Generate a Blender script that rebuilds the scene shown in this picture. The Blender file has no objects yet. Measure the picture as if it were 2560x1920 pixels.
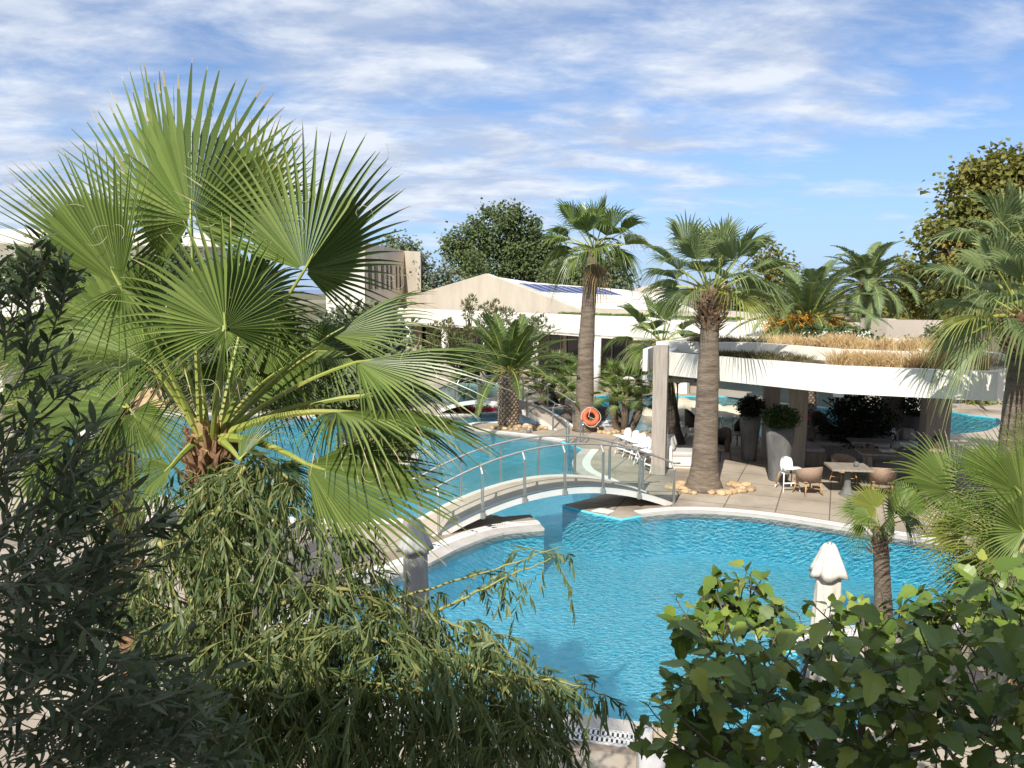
import bpy, math, random
from mathutils import Vector, Matrix, noise
V = Vector
rnd = random.Random(7)
U = rnd.uniform
sc = bpy.context.scene
C = sc.collection
PI = math.pi
def R(a): return math.radians(a)
# ------------------------------------------------------------------ camera (photo pixels are 2560 x 1920)
F = 1922.0; HC = 5.2; PITCH = math.atan(227 / F)
cam = bpy.data.cameras.new('camera'); camo = bpy.data.objects.new('camera', cam); C.objects.link(camo)
cam.sensor_fit = 'HORIZONTAL'; cam.sensor_width = 36; cam.lens = 36 * F / 2560
cam.clip_start = 0.1; cam.clip_end = 12000
camo.location = (0, 0, HC); camo.rotation_euler = (PI / 2 - PITCH, 0, 0)
sc.camera = camo
def ray(u, v):
    xc, yc = (u - 1280) / F, -(v - 960) / F
    return V((xc, math.cos(PITCH) + yc * math.sin(PITCH), yc * math.cos(PITCH) - math.sin(PITCH)))
def W(u, v, d):
    r = ray(u, v); return V((0, 0, HC)) + r * (d / r.y)
def G(u, v, z=0.0):
    r = ray(u, v); return V((0, 0, HC)) + r * ((z - HC) / r.z)
# ------------------------------------------------------------------ objects
ORG = {}
def setp(o, label=None, cat=None, group=None, kind=None):
    if label: o['label'] = label
    if cat: o['category'] = cat
    if group: o['group'] = group
    if kind: o['kind'] = kind
    return o
def thing(name, label, cat, loc=(0, 0, 0), rz=0, group=None):
    o = bpy.data.objects.new(name, None); C.objects.link(o)
    o.location = loc; o.rotation_euler = (0, 0, rz); o.empty_display_size = .2
    ORG[o.name] = V(loc)
    return setp(o, label, cat, group)
def dup(root, loc, rz=0, label=None, group=None):
    r = root.copy(); C.objects.link(r); r.location = loc; r.rotation_euler = (0, 0, rz)
    if label: r['label'] = label
    if group: r['group'] = group
    for ch in list(root.children):
        c = ch.copy(); C.objects.link(c); c.parent = r
        for g in ch.children:
            d = g.copy(); C.objects.link(d); d.parent = c
    return r
class MB:
    def __init__(s): s.v = []; s.f = []; s.m = []; s.uv = None
    def add(s, vs, fs, m=0):
        b = len(s.v); s.v.extend(vs)
        for f in fs: s.f.append(tuple(b + i for i in f)); s.m.append(m)
    def box(s, c, size, rz=0, m=0, taper=1.0, R3=None):
        x, y, z = size[0] / 2, size[1] / 2, size[2] / 2
        M = R3 if R3 else Matrix.Rotation(rz, 3, 'Z')
        c = V(c); vs = []
        for dz in (-1, 1):
            t = taper if dz > 0 else 1
            for dx, dy in ((-1, -1), (1, -1), (1, 1), (-1, 1)): vs.append(c + M @ V((dx * x * t, dy * y * t, dz * z)))
        s.add(vs, [(3, 2, 1, 0), (4, 5, 6, 7), (0, 1, 5, 4), (1, 2, 6, 5), (2, 3, 7, 6), (3, 0, 4, 7)], m)
    def rbox(s, c, size, rz=0, r=.03, m=0, seg=3):
        # box with rounded vertical and top edges (cushions, seats)
        x, y, z = size[0] / 2 - r, size[1] / 2 - r, size[2]
        M = Matrix.Rotation(rz, 3, 'Z'); c = V(c); loops = []
        prof = [(0, r * .6), (r * .5, 0)] if 0 else None
        levels = [(-z / 2, r * .35), (-z / 2 + r * .5, 0)] + [(z / 2 - r + r * math.sin(a), r - r * math.cos(a)) for a in [PI / 2 * k / seg for k in range(seg + 1)]]
        for zz, ins in levels:
            lp = []
            for q, (sx, sy) in enumerate(((1, 1), (-1, 1), (-1, -1), (1, -1))):
                for k in range(seg + 1):
                    a = PI / 2 * (q + k / seg); rr = max(r - ins, .001)
                    lp.append(c + M @ V((sx * x + rr * math.cos(a), sy * y + rr * math.sin(a), zz)))
            loops.append(lp)
        s.loft(loops, m, True, True)
    def loft(s, loops, m=0, cap0=False, cap1=False, closed=True):
        n = len(loops[0]); vs = [p for l in loops for p in l]; fs = []
        for i in range(len(loops) - 1):
            for j in range(n if closed else n - 1):
                k = (j + 1) % n
                fs.append((i * n + j, i * n + k, (i + 1) * n + k, (i + 1) * n + j))
        if cap0: fs.append(tuple(reversed(range(n))))
        if cap1: fs.append(tuple((len(loops) - 1) * n + j for j in range(n)))
        s.add(vs, fs, m)
    def tube(s, pts, rad, n=6, m=0, cap=True, flat=1.0):
        pts = [V(p) for p in pts]; N = len(pts)
        if not isinstance(rad, (list, tuple)): rad = [rad] * N
        loops = []; ref = None
        for i in range(N):
            t = (pts[min(i + 1, N - 1)] - pts[max(i - 1, 0)])
            t = t.normalized() if t.length > 1e-9 else V((0, 0, 1))
            if ref is None: ref = V((1, 0, 0)) if abs(t.x) < .8 else V((0, 1, 0))
            a = ref - t * ref.dot(t)
            a = a.normalized() if a.length > 1e-6 else t.orthogonal().normalized()
            ref = a; b = t.cross(a)
            loops.append([pts[i] + (a * math.cos(q) * flat + b * math.sin(q)) * rad[i] for q in [2 * PI * k / n for k in range(n)]])
        s.loft(loops, m, cap, cap)
    def lathe(s, prof, c, n=16, m=0, cap=True, wob=0, seed=0):
        c = V(c); loops = []
        for (r, z) in prof:
            loops.append([c + V((r * math.cos(q), r * math.sin(q), z)) * 1 for q in [2 * PI * k / n for k in range(n)]])
        if wob:
            for l in loops:
                for i, p in enumerate(l):
                    d = V((p.x - c.x, p.y - c.y, 0)); k = 1 + wob * noise.noise(p * 2.3 + V((seed, 0, 0)))
                    l[i] = V((c.x + d.x * k, c.y + d.y * k, p.z))
        s.loft(loops, m, cap, cap)
    def poly(s, pts, z0, z1, m=0):
        n = len(pts)
        a = sum(pts[i][0] * pts[(i + 1) % n][1] - pts[(i + 1) % n][0] * pts[i][1] for i in range(n))
        if a < 0: pts = pts[::-1]
        s.loft([[V((p[0], p[1], z0)) for p in pts], [V((p[0], p[1], z1)) for p in pts]], m, True, True)
    def build(s, name, mats, parent=None, smooth=False, root=None):
        me = bpy.data.meshes.new(name)
        o = bpy.data.objects.new(name, me); C.objects.link(o)
        org = V((0, 0, 0))
        if parent is not None:
            r = parent
            while r.parent: r = r.parent
            org = ORG.get(r.name, V((0, 0, 0)))
            o.parent = parent
        elif root is not None:
            org = V(root); o.location = org; ORG[o.name] = org
        me.from_pydata([tuple(p - org) for p in s.v] if org.length else [tuple(p) for p in s.v], [], s.f)
        if not isinstance(mats, (list, tuple)): mats = [mats]
        for m in mats: me.materials.append(m)
        if len(mats) > 1: me.polygons.foreach_set('material_index', s.m)
        if smooth: me.polygons.foreach_set('use_smooth', [True] * len(me.polygons))
        if s.uv:
            ul = me.uv_layers.new(name='UVMap'); k = 0; flat = []
            for p in me.polygons:
                for li in p.loop_indices: flat.extend(s.uv[me.loops[li].vertex_index])
            ul.data.foreach_set('uv', flat)
        me.update()
        return o
def single(mb, name, mats, label, cat, root=(0, 0, 0), group=None, smooth=False, kind=None):
    return setp(mb.build(name, mats, None, smooth, root), label, cat, group, kind)
# ------------------------------------------------------------------ materials
def newmat(name):
    m = bpy.data.materials.new(name); m.use_nodes = True
    nt = m.node_tree; b = nt.nodes['Principled BSDF']
    return m, nt, b
def N(nt, t, **kw):
    n = nt.nodes.new(t)
    for k, v in kw.items():
        if k == 'op': n.operation = v
        elif k == 'inp':
            for a, c in v.items(): n.inputs[a].default_value = c
        else: setattr(n, k, v)
    return n
def rgba(c): return (c[0], c[1], c[2], 1)
def nmat(name, c1, c2=None, scale=4, rough=.7, bump=0, metal=0, stretch=(1, 1, 1), spec=.4, bscale=None, detail=5, lo=.35, hi=.65, bdist=.02):
    m, nt, b = newmat(name); L = nt.links.new
    b.inputs['Roughness'].default_value = rough; b.inputs['Metallic'].default_value = metal
    b.inputs['Specular IOR Level'].default_value = spec
    tc = N(nt, 'ShaderNodeTexCoord'); mp = N(nt, 'ShaderNodeMapping'); mp.inputs['Scale'].default_value = stretch
    L(tc.outputs['Object'], mp.inputs['Vector'])
    if c2 is None: b.inputs['Base Color'].default_value = rgba(c1)
    else:
        n = N(nt, 'ShaderNodeTexNoise', inp={'Scale': scale, 'Detail': detail, 'Roughness': .6})
        r = N(nt, 'ShaderNodeValToRGB'); r.color_ramp.elements[0].position = lo; r.color_ramp.elements[1].position = hi
        r.color_ramp.elements[0].color = rgba(c1); r.color_ramp.elements[1].color = rgba(c2)
        L(mp.outputs[0], n.inputs['Vector']); L(n.outputs['Fac'], r.inputs['Fac']); L(r.outputs[0], b.inputs['Base Color'])
    if bump:
        n2 = N(nt, 'ShaderNodeTexNoise', inp={'Scale': bscale or scale * 6, 'Detail': 6, 'Roughness': .65})
        bp = N(nt, 'ShaderNodeBump', inp={'Strength': bump, 'Distance': bdist})
        L(mp.outputs[0], n2.inputs['Vector']); L(n2.outputs['Fac'], bp.inputs['Height']); L(bp.outputs[0], b.inputs['Normal'])
    return m
def leafmat(name, c1, c2, rough=.45, trans=.3, spec=.35, c3=None, nscale=0, tcol=None):
    m, nt, b = newmat(name); L = nt.links.new
    g = N(nt, 'ShaderNodeNewGeometry')
    r = N(nt, 'ShaderNodeValToRGB'); cr = r.color_ramp
    cr.elements[0].color = rgba(c1); cr.elements[1].color = rgba(c2)
    if c3:
        cr.elements[1].position = .8; e = cr.elements.new(1.0); e.color = rgba(c3)
    if nscale:
        tc = N(nt, 'ShaderNodeTexCoord'); n = N(nt, 'ShaderNodeTexNoise', inp={'Scale': nscale, 'Detail': 2})
        L(tc.outputs['Object'], n.inputs['Vector'])
        mx = N(nt, 'ShaderNodeMath', op='MULTIPLY_ADD'); mx.inputs[1].default_value = .6
        m2 = N(nt, 'ShaderNodeMath', op='MULTIPLY_ADD'); m2.inputs[1].default_value = 1.4; m2.inputs[2].default_value = -.5
        L(n.outputs['Fac'], m2.inputs[0]); L(g.outputs['Random Per Island'], mx.inputs[0]); L(m2.outputs[0], mx.inputs[2])
        L(mx.outputs[0], r.inputs['Fac'])
    else: L(g.outputs['Random Per Island'], r.inputs['Fac'])
    L(r.outputs[0], b.inputs['Base Color'])
    b.inputs['Roughness'].default_value = rough; b.inputs['Specular IOR Level'].default_value = spec
    t = N(nt, 'ShaderNodeBsdfTranslucent'); mix = N(nt, 'ShaderNodeMixShader'); mix.inputs[0].default_value = trans
    hs = N(nt, 'ShaderNodeHueSaturation', inp={'Hue': .485, 'Saturation': 1.1, 'Value': 1.5})
    L(r.outputs[0], hs.inputs['Color']); L(hs.outputs[0], t.inputs['Color'])
    L(b.outputs[0], mix.inputs[1]); L(t.outputs[0], mix.inputs[2])
    L(mix.outputs[0], nt.nodes['Material Output'].inputs['Surface'])
    return m
M = {}
M['plaster'] = nmat('white_plaster', (.67, .635, .55), (.78, .75, .67), 1.6, .85, .15, bscale=60, stretch=(1, 1, .35), detail=9, lo=.25, hi=.5)
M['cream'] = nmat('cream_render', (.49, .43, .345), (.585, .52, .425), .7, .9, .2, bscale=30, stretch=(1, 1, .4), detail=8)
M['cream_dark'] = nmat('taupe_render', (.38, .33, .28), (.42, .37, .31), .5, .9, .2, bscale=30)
M['roofmem'] = nmat('roof_membrane', (.62, .58, .52), (.68, .64, .58), .4, .8, .1)
M['glass_dark'] = nmat('dark_glass', (.012, .014, .016), None, rough=.08, spec=.5)
M['wood_grey'] = nmat('weathered_board', (.30, .26, .22), (.42, .37, .32), 3, .8, .3, stretch=(9, 9, .5))
M['concrete_col'] = nmat('board_marked_column', (.33, .295, .26), (.42, .38, .335), 2, .85, .3, stretch=(6, 6, .6))
M['steel'] = nmat('brushed_steel', (.44, .43, .40), None, rough=.42, metal=.6)
M['chrome'] = nmat('polished_steel', (.6, .6, .6), None, rough=.12, metal=1)
M['dark_metal'] = nmat('dark_metal', (.05, .05, .05), None, rough=.4, metal=.6)
M['bridge_deck'] = nmat('bridge_deck', (.42, .35, .28), (.50, .42, .345), 3, .85, .25, bscale=60)
M['bridge_white'] = nmat('bridge_side', (.62, .61, .57), (.70, .69, .65), 2, .7, .1)
M['white_paint'] = nmat('white_paint', (.78, .77, .74), None, rough=.5)
M['grate'] = nmat('white_grate', (.74, .73, .70), (.80, .79, .76), 3, .6, 0)
M['coping'] = nmat('coping_stone', (.43, .40, .36), (.54, .50, .45), 2.5, .75, .2, bscale=40)
M['brown_tile'] = nmat('brown_tile', (.27, .21, .16), (.36, .29, .225), 2, .8, .2)
M['planter'] = nmat('grey_planter', (.095, .095, .092), (.20, .20, .195), 2.2, .8, .3, stretch=(1, 1, .4))
M['wicker'] = nmat('wicker', (.26, .17, .12), (.44, .32, .24), 60, .75, .6, bscale=90)
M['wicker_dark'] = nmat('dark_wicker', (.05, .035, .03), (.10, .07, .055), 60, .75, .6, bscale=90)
M['wicker_tan'] = nmat('tan_wicker', (.33, .27, .20), (.44, .37, .28), 50, .8, .5, bscale=80)
M['teak'] = nmat('teak', (.45, .24, .09), (.56, .32, .13), 8, .55, .1, stretch=(1, 1, .2))
M['table_wood'] = nmat('grey_table_wood', (.25, .215, .175), (.36, .315, .26), 4, .7, .2, stretch=(4, .6, 1))
M['cushion'] = nmat('grey_cushion', (.50, .48, .46), (.56, .54, .52), 6, .9, .15)
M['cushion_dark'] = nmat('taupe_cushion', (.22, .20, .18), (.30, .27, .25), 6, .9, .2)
M['cushion_white'] = nmat('white_cushion', (.70, .69, .66), (.76, .75, .72), 6, .9, .15)
M['canvas'] = nmat('canvas', (.58, .54, .46), (.73, .69, .61), 3, .9, .5, bscale=14, bdist=.03, stretch=(1, 1, .35))
M['canvas_grey_shade'] = nmat('grey_shade_canvas', (.36, .36, .355), (.46, .46, .45), 3, .9, .5, bscale=14, bdist=.03, stretch=(1, 1, .35))  # grey holds the frond shade on the left parasol's white cloth
M['plastic_white'] = nmat('white_plastic', (.80, .80, .78), None, rough=.35)
M['orange'] = nmat('orange_buoy', (.58, .10, .035), (.68, .15, .055), 5, .55, .1)
M['stone'] = nmat('ochre_stone', (.46, .32, .17), (.62, .48, .30), 5, .85, .4)
def _stone():
    nt = M['stone'].node_tree; b = nt.nodes['Principled BSDF']; src = b.inputs['Base Color'].links[0].from_socket
    oi = N(nt, 'ShaderNodeObjectInfo'); r = N(nt, 'ShaderNodeValToRGB'); r.color_ramp.elements[0].color = (.50, .46, .44, 1); r.color_ramp.elements[1].color = (1.12, 1.08, 1.06, 1)
    nt.links.new(oi.outputs['Random'], r.inputs['Fac']); mx = N(nt, 'ShaderNodeMix', data_type='RGBA', blend_type='MULTIPLY'); mx.inputs[0].default_value = 1
    nt.links.new(src, mx.inputs[6]); nt.links.new(r.outputs[0], mx.inputs[7]); nt.links.new(mx.outputs[2], b.inputs['Base Color'])
_stone()
M['rock_pale'] = nmat('pale_rock', (.55, .46, .34), (.68, .59, .45), 2, .9, .6)
M['rock_dark'] = nmat('dark_boulder', (.055, .045, .035), (.13, .11, .09), 3, .9, .6)
M['stone_wall'] = nmat('ochre_masonry', (.48, .34, .18), (.62, .47, .28), 3, .9, .8, bscale=6, bdist=.06)
M['bark_fan'] = nmat('fan_palm_bark', (.12, .088, .065), (.31, .245, .18), 2.6, .9, 1.0, stretch=(1, 1, 5), bscale=9, bdist=.07, detail=9, lo=.3, hi=.7)
M['bark_dark'] = nmat('dark_bark', (.045, .034, .026), (.10, .078, .06), 3, .9, .8, stretch=(1, 1, 4), bscale=8, bdist=.05)
M['bark_scale'] = nmat('date_palm_scale', (.20, .145, .10), (.40, .31, .23), 5, .9, .5)
M['bark_thatch'] = nmat('leaf_base_thatch', (.28, .15, .08), (.56, .39, .26), 6, .9, .4)
M['bark_tree'] = nmat('tree_bark', (.10, .08, .06), (.17, .14, .105), 4, .9, .6, stretch=(1, 1, .4))
M['twig'] = nmat('olive_twig', (.14, .13, .09), (.22, .20, .14), 6, .85, .2)
M['twig_green'] = nmat('lime_twig', (.26, .26, .07), (.36, .34, .12), 6, .7, .1)
M['fibre'] = nmat('brown_fibre', (.16, .085, .045), (.34, .20, .11), 8, .95, .5)
M['petiole'] = nmat('petiole', (.24, .30, .05), (.36, .36, .09), 6, .5, .1)
M['petiole_orange'] = nmat('petiole_base', (.42, .25, .11), (.50, .36, .17), 8, .7, .2)
M['fan'] = leafmat('fan_frond', (.085, .135, .028), (.185, .245, .062), .36, .06, .5)
M['fan_far'] = leafmat('fan_frond_grey', (.13, .18, .065), (.23, .285, .12), .5, .22, .35)
M['fan_yellow'] = leafmat('fan_frond_yellow', (.20, .24, .05), (.30, .31, .09), .5, .3, .35)
M['fan_dry'] = leafmat('fan_frond_dry', (.19, .13, .07), (.34, .26, .14), .7, .2, .2)
M['date'] = leafmat('date_frond', (.075, .125, .030), (.135, .18, .055), .5, .2, .35)
M['date_far'] = leafmat('date_frond_grey', (.11, .165, .065), (.19, .24, .11), .5, .2, .35)
M['date_yellow'] = leafmat('date_frond_tip', (.20, .20, .05), (.30, .27, .09), .5, .25, .3)
M['fruit'] = nmat('orange_dates', (.55, .22, .012), (.72, .36, .04), 8, .6, .3)
M['olive'] = leafmat('olive_leaf', (.050, .076, .034), (.13, .155, .082), .5, .14, .22)
M['willow'] = leafmat('willow_leaf', (.070, .112, .034), (.145, .19, .072), .45, .24, .4, c3=(.25, .26, .085))
M['mulberry'] = leafmat('mulberry_leaf', (.045, .088, .012), (.155, .225, .034), .40, .12, .4, c3=(.32, .34, .065))
M['tree_green'] = leafmat('tree_leaf', (.065, .10, .034), (.15, .19, .070), .55, .2, .3, nscale=.35)
M['tree_deep'] = leafmat('tree_leaf_deep', (.038, .065, .022), (.080, .115, .040), .55, .2, .3, nscale=.4)
M['tree_pale'] = leafmat('tree_leaf_pale', (.095, .125, .055), (.165, .20, .095), .55, .2, .3, nscale=.5)
M['autumn'] = leafmat('autumn_leaf', (.105, .125, .03), (.23, .225, .058), .55, .28, .3, c3=(.34, .24, .06), nscale=.5)
M['autumn_green'] = leafmat('turning_leaf', (.13, .14, .03), (.27, .26, .07), .55, .28, .3, nscale=.5)
M['dry_tip'] = nmat('dry_leaf_tip', (.34, .27, .15), (.46, .40, .26), 9, .8)
M['box_leaf'] = leafmat('box_leaf', (.028, .060, .014), (.070, .115, .030), .5, .15, .4)
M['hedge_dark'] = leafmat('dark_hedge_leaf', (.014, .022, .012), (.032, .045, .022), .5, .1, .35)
M['pine'] = leafmat('pine_tuft', (.065, .085, .026), (.15, .16, .06), .6, .1, .3, c3=(.22, .15, .08))
M['hedge_yellow'] = leafmat('golden_hedge_leaf', (.13, .155, .035), (.25, .26, .075), .55, .2, .3)
M['shrub_grey'] = leafmat('grey_shrub_leaf', (.10, .125, .06), (.19, .215, .12), .55, .2, .3)
M['straw'] = leafmat('straw_grass', (.50, .37, .18), (.68, .54, .31), .7, .25, .2)
M['herb'] = leafmat('roof_herb', (.10, .095, .045), (.19, .16, .085), .7, .15, .2)
M['grass'] = leafmat('lawn_blade', (.09, .16, .03), (.16, .24, .06), .6, .25, .2)
M['petal_white'] = leafmat('white_petal', (.7, .7, .66), (.8, .8, .78), .6, .2, .2)
M['petal_red'] = leafmat('red_petal', (.5, .02, .05), (.65, .05, .10), .6, .2, .2)
M['soil'] = nmat('soil', (.10, .075, .05), (.19, .15, .10), 3, .95, .5)
M['ceiling'] = nmat('pavilion_soffit', (.20, .16, .13), (.25, .20, .165), 3, .85, .1, stretch=(1, 8, 1))
M['skin'] = nmat('skin', (.52, .30, .21), None, rough=.55)
M['hair'] = nmat('brown_hair', (.06, .035, .02), None, rough=.6)
M['dress'] = nmat('floral_dress', (.20, .02, .09), (.62, .42, .38), 14, .85, .05, lo=.48, hi=.55)
def deckmat():
    m, nt, b = newmat('deck_stone'); L = nt.links.new
    tc = N(nt, 'ShaderNodeTexCoord'); mp = N(nt, 'ShaderNodeMapping'); mp.inputs['Rotation'].default_value = (0, 0, R(23))
    L(tc.outputs['Object'], mp.inputs[0])
    br = N(nt, 'ShaderNodeTexBrick', inp={'Scale': 1.0, 'Mortar Size': .016, 'Brick Width': 1.2, 'Row Height': 1.2, 'Bias': 0.0,
           'Color1': (.40, .35, .285, 1), 'Color2': (.455, .395, .325, 1), 'Mortar': (.17, .145, .12, 1)}); br.offset = .0
    L(mp.outputs[0], br.inputs['Vector'])
    n1 = N(nt, 'ShaderNodeTexNoise', inp={'Scale': .35, 'Detail': 6, 'Roughness': .65}); L(tc.outputs['Object'], n1.inputs['Vector'])
    r1 = N(nt, 'ShaderNodeValToRGB'); r1.color_ramp.elements[0].position = .34; r1.color_ramp.elements[1].position = .56
    r1.color_ramp.elements[0].color = (.60, .56, .52, 1); r1.color_ramp.elements[1].color = (1.05, 1.03, 1.0, 1)
    L(n1.outputs['Fac'], r1.inputs['Fac'])
    n2 = N(nt, 'ShaderNodeTexNoise', inp={'Scale': 45, 'Detail': 3}); L(tc.outputs['Object'], n2.inputs['Vector'])
    r2 = N(nt, 'ShaderNodeValToRGB'); r2.color_ramp.elements[0].color = (.8, .8, .8, 1); r2.color_ramp.elements[1].color = (1.15, 1.14, 1.12, 1)
    L(n2.outputs['Fac'], r2.inputs['Fac'])
    a = N(nt, 'ShaderNodeMix', data_type='RGBA', blend_type='MULTIPLY'); a.inputs[0].default_value = 1
    L(br.outputs['Color'], a.inputs[6]); L(r1.outputs[0], a.inputs[7])
    a2 = N(nt, 'ShaderNodeMix', data_type='RGBA', blend_type='MULTIPLY'); a2.inputs[0].default_value = 1
    L(a.outputs[2], a2.inputs[6]); L(r2.outputs[0], a2.inputs[7]); L(a2.outputs[2], b.inputs['Base Color'])
    b.inputs['Roughness'].default_value = .85; b.inputs['Specular IOR Level'].default_value = .3
    bp = N(nt, 'ShaderNodeBump', inp={'Strength': .2, 'Distance': .01}); L(n2.outputs['Fac'], bp.inputs['Height']); L(bp.outputs[0], b.inputs['Normal'])
    return m
M['deck'] = deckmat()
def watermat(name, tint, bump=.125, scale=8.5):
    m, nt, b = newmat(name); L = nt.links.new; nt.nodes.remove(b)
    tc = N(nt, 'ShaderNodeTexCoord'); mp = N(nt, 'ShaderNodeMapping'); mp.inputs['Scale'].default_value = (1.0, 1.7, 1); mp.inputs['Rotation'].default_value = (0, 0, R(-14))
    L(tc.outputs['Object'], mp.inputs[0])
    n = N(nt, 'ShaderNodeTexNoise', inp={'Scale': scale, 'Detail': 3.5, 'Roughness': .55, 'Distortion': .6}); L(mp.outputs[0], n.inputs['Vector'])
    bp = N(nt, 'ShaderNodeBump', inp={'Strength': bump, 'Distance': .09}); L(n.outputs['Fac'], bp.inputs['Height'])
    fr = N(nt, 'ShaderNodeFresnel', inp={'IOR': 1.33}); L(bp.outputs[0], fr.inputs['Normal'])
    gl = N(nt, 'ShaderNodeBsdfGlossy', inp={'Roughness': .03}); L(bp.outputs[0], gl.inputs['Normal'])
    tr = N(nt, 'ShaderNodeBsdfTransparent', inp={'Color': rgba(tint)})
    # caustic light lines put into the transparent colour of the surface
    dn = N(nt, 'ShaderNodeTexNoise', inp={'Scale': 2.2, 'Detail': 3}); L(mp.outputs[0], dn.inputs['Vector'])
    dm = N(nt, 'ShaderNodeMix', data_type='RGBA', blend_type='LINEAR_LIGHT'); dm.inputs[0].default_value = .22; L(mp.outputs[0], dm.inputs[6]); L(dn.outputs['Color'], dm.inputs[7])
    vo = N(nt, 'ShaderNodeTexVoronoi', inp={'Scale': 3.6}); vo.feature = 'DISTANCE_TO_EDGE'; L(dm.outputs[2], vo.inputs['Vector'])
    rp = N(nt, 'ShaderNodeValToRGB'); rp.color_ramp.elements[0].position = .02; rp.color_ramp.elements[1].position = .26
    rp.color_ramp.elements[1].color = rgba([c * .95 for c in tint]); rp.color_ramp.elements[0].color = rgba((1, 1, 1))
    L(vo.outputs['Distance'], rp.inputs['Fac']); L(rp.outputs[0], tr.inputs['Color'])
    mx = N(nt, 'ShaderNodeMixShader'); L(fr.outputs[0], mx.inputs[0]); L(tr.outputs[0], mx.inputs[1]); L(gl.outputs[0], mx.inputs[2])
    L(mx.outputs[0], nt.nodes['Material Output'].inputs['Surface'])
    return m
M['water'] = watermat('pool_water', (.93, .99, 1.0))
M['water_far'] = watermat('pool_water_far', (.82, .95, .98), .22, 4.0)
def poolmat(name, c1, c2, c3):  # mottling imitates rippled light on the floor, put into the base colour
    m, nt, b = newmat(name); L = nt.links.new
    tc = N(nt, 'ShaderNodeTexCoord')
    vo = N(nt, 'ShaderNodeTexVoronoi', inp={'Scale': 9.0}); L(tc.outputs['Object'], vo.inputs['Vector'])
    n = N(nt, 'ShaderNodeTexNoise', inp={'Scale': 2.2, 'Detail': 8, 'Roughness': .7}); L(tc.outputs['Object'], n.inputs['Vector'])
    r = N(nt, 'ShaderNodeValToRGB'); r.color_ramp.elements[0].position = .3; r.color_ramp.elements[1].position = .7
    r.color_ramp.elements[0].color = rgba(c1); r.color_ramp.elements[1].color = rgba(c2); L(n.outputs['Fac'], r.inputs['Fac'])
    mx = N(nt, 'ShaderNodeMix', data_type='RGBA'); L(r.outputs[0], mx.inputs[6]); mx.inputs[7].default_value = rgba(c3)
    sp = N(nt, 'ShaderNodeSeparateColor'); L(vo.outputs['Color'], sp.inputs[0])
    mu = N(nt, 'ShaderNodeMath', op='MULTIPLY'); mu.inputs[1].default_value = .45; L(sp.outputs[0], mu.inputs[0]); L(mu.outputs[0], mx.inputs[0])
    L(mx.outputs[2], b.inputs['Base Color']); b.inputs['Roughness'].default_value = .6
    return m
M['pool'] = poolmat('pool_floor_ripple_light', (.11, .69, .90), (.17, .76, .92), (.36, .84, .94))
M['pool_far'] = poolmat('pool_floor_ripple_light_teal', (.06, .52, .64), (.12, .62, .72), (.20, .68, .76))
M['pool_pale'] = poolmat('pool_floor_ripple_light_pale', (.22, .50, .50), (.32, .62, .60), (.4, .68, .66))
def glassmat():
    m, nt, b = newmat('clear_panel'); L = nt.links.new; nt.nodes.remove(b)
    fr = N(nt, 'ShaderNodeFresnel', inp={'IOR': 1.45}); gl = N(nt, 'ShaderNodeBsdfGlossy', inp={'Roughness': .03})
    tr = N(nt, 'ShaderNodeBsdfTransparent', inp={'Color': (.955, .985, .965, 1)})
    mx = N(nt, 'ShaderNodeMixShader'); L(fr.outputs[0], mx.inputs[0]); L(tr.outputs[0], mx.inputs[1]); L(gl.outputs[0], mx.inputs[2])
    L(mx.outputs[0], nt.nodes['Material Output'].inputs['Surface'])
    return m
M['glass'] = glassmat()
def solarmat():
    m, nt, b = newmat('solar_cells'); b.inputs['Base Color'].default_value = (.012, .035, .16, 1)
    b.inputs['Roughness'].default_value = .25; return m
M['solar'] = solarmat()
# ------------------------------------------------------------------ world, sun
EL, AZ = R(40), R(19)           # shadows run away from the camera and to the right
w = bpy.data.worlds.new('World'); sc.world = w; w.use_nodes = True
nt = w.node_tree; nt.nodes.clear(); L = nt.links.new
out = N(nt, 'ShaderNodeOutputWorld'); bg = N(nt, 'ShaderNodeBackground', inp={'Strength': .095})
sky = N(nt, 'ShaderNodeTexSky'); sky.sky_type = 'NISHITA'; sky.sun_disc = False; sky.sun_elevation = EL; sky.sun_rotation = PI + AZ
sky.air_density = .8; sky.dust_density = .0; sky.ozone_density = 3.2; sky.altitude = 0
tc = N(nt, 'ShaderNodeTexCoord'); sx = N(nt, 'ShaderNodeSeparateXYZ'); L(tc.outputs['Generated'], sx.inputs[0])
def mth(op, a, b=None, c=None, clamp=False):
    n = N(nt, 'ShaderNodeMath', op=op); n.use_clamp = clamp
    for i, x in enumerate((a, b, c)):
        if x is None: continue
        if isinstance(x, (int, float)): n.inputs[i].default_value = x
        else: L(x, n.inputs[i])
    return n.outputs[0]
zc = mth('ADD', mth('MAXIMUM', sx.outputs[2], 0.0), .17)
cx, cy = mth('DIVIDE', sx.outputs[0], zc), mth('DIVIDE', sx.outputs[1], zc)
cv = N(nt, 'ShaderNodeCombineXYZ'); L(cx, cv.inputs[0]); L(cy, cv.inputs[1])
def wnoise(scale, detail, rough, off, dist=0):
    mp = N(nt, 'ShaderNodeMapping'); mp.inputs['Location'].default_value = off; mp.inputs['Rotation'].default_value = (0, 0, R(-18)); mp.inputs['Scale'].default_value = (.8, 1.25, 1)
    L(cv.outputs[0], mp.inputs[0])
    n = N(nt, 'ShaderNodeTexNoise', inp={'Scale': scale, 'Detail': detail, 'Roughness': rough, 'Distortion': dist}); L(mp.outputs[0], n.inputs['Vector'])
    return n.outputs['Fac']
n_big = wnoise(.8, 3, .5, (3.1, 1.7, 0)); n_mid = wnoise(2.6, 11, .60, (7.3, 2.2, 0), .25); n_sh = wnoise(3.6, 10, .58, (1.3, 9.2, 4), .15)
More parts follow.
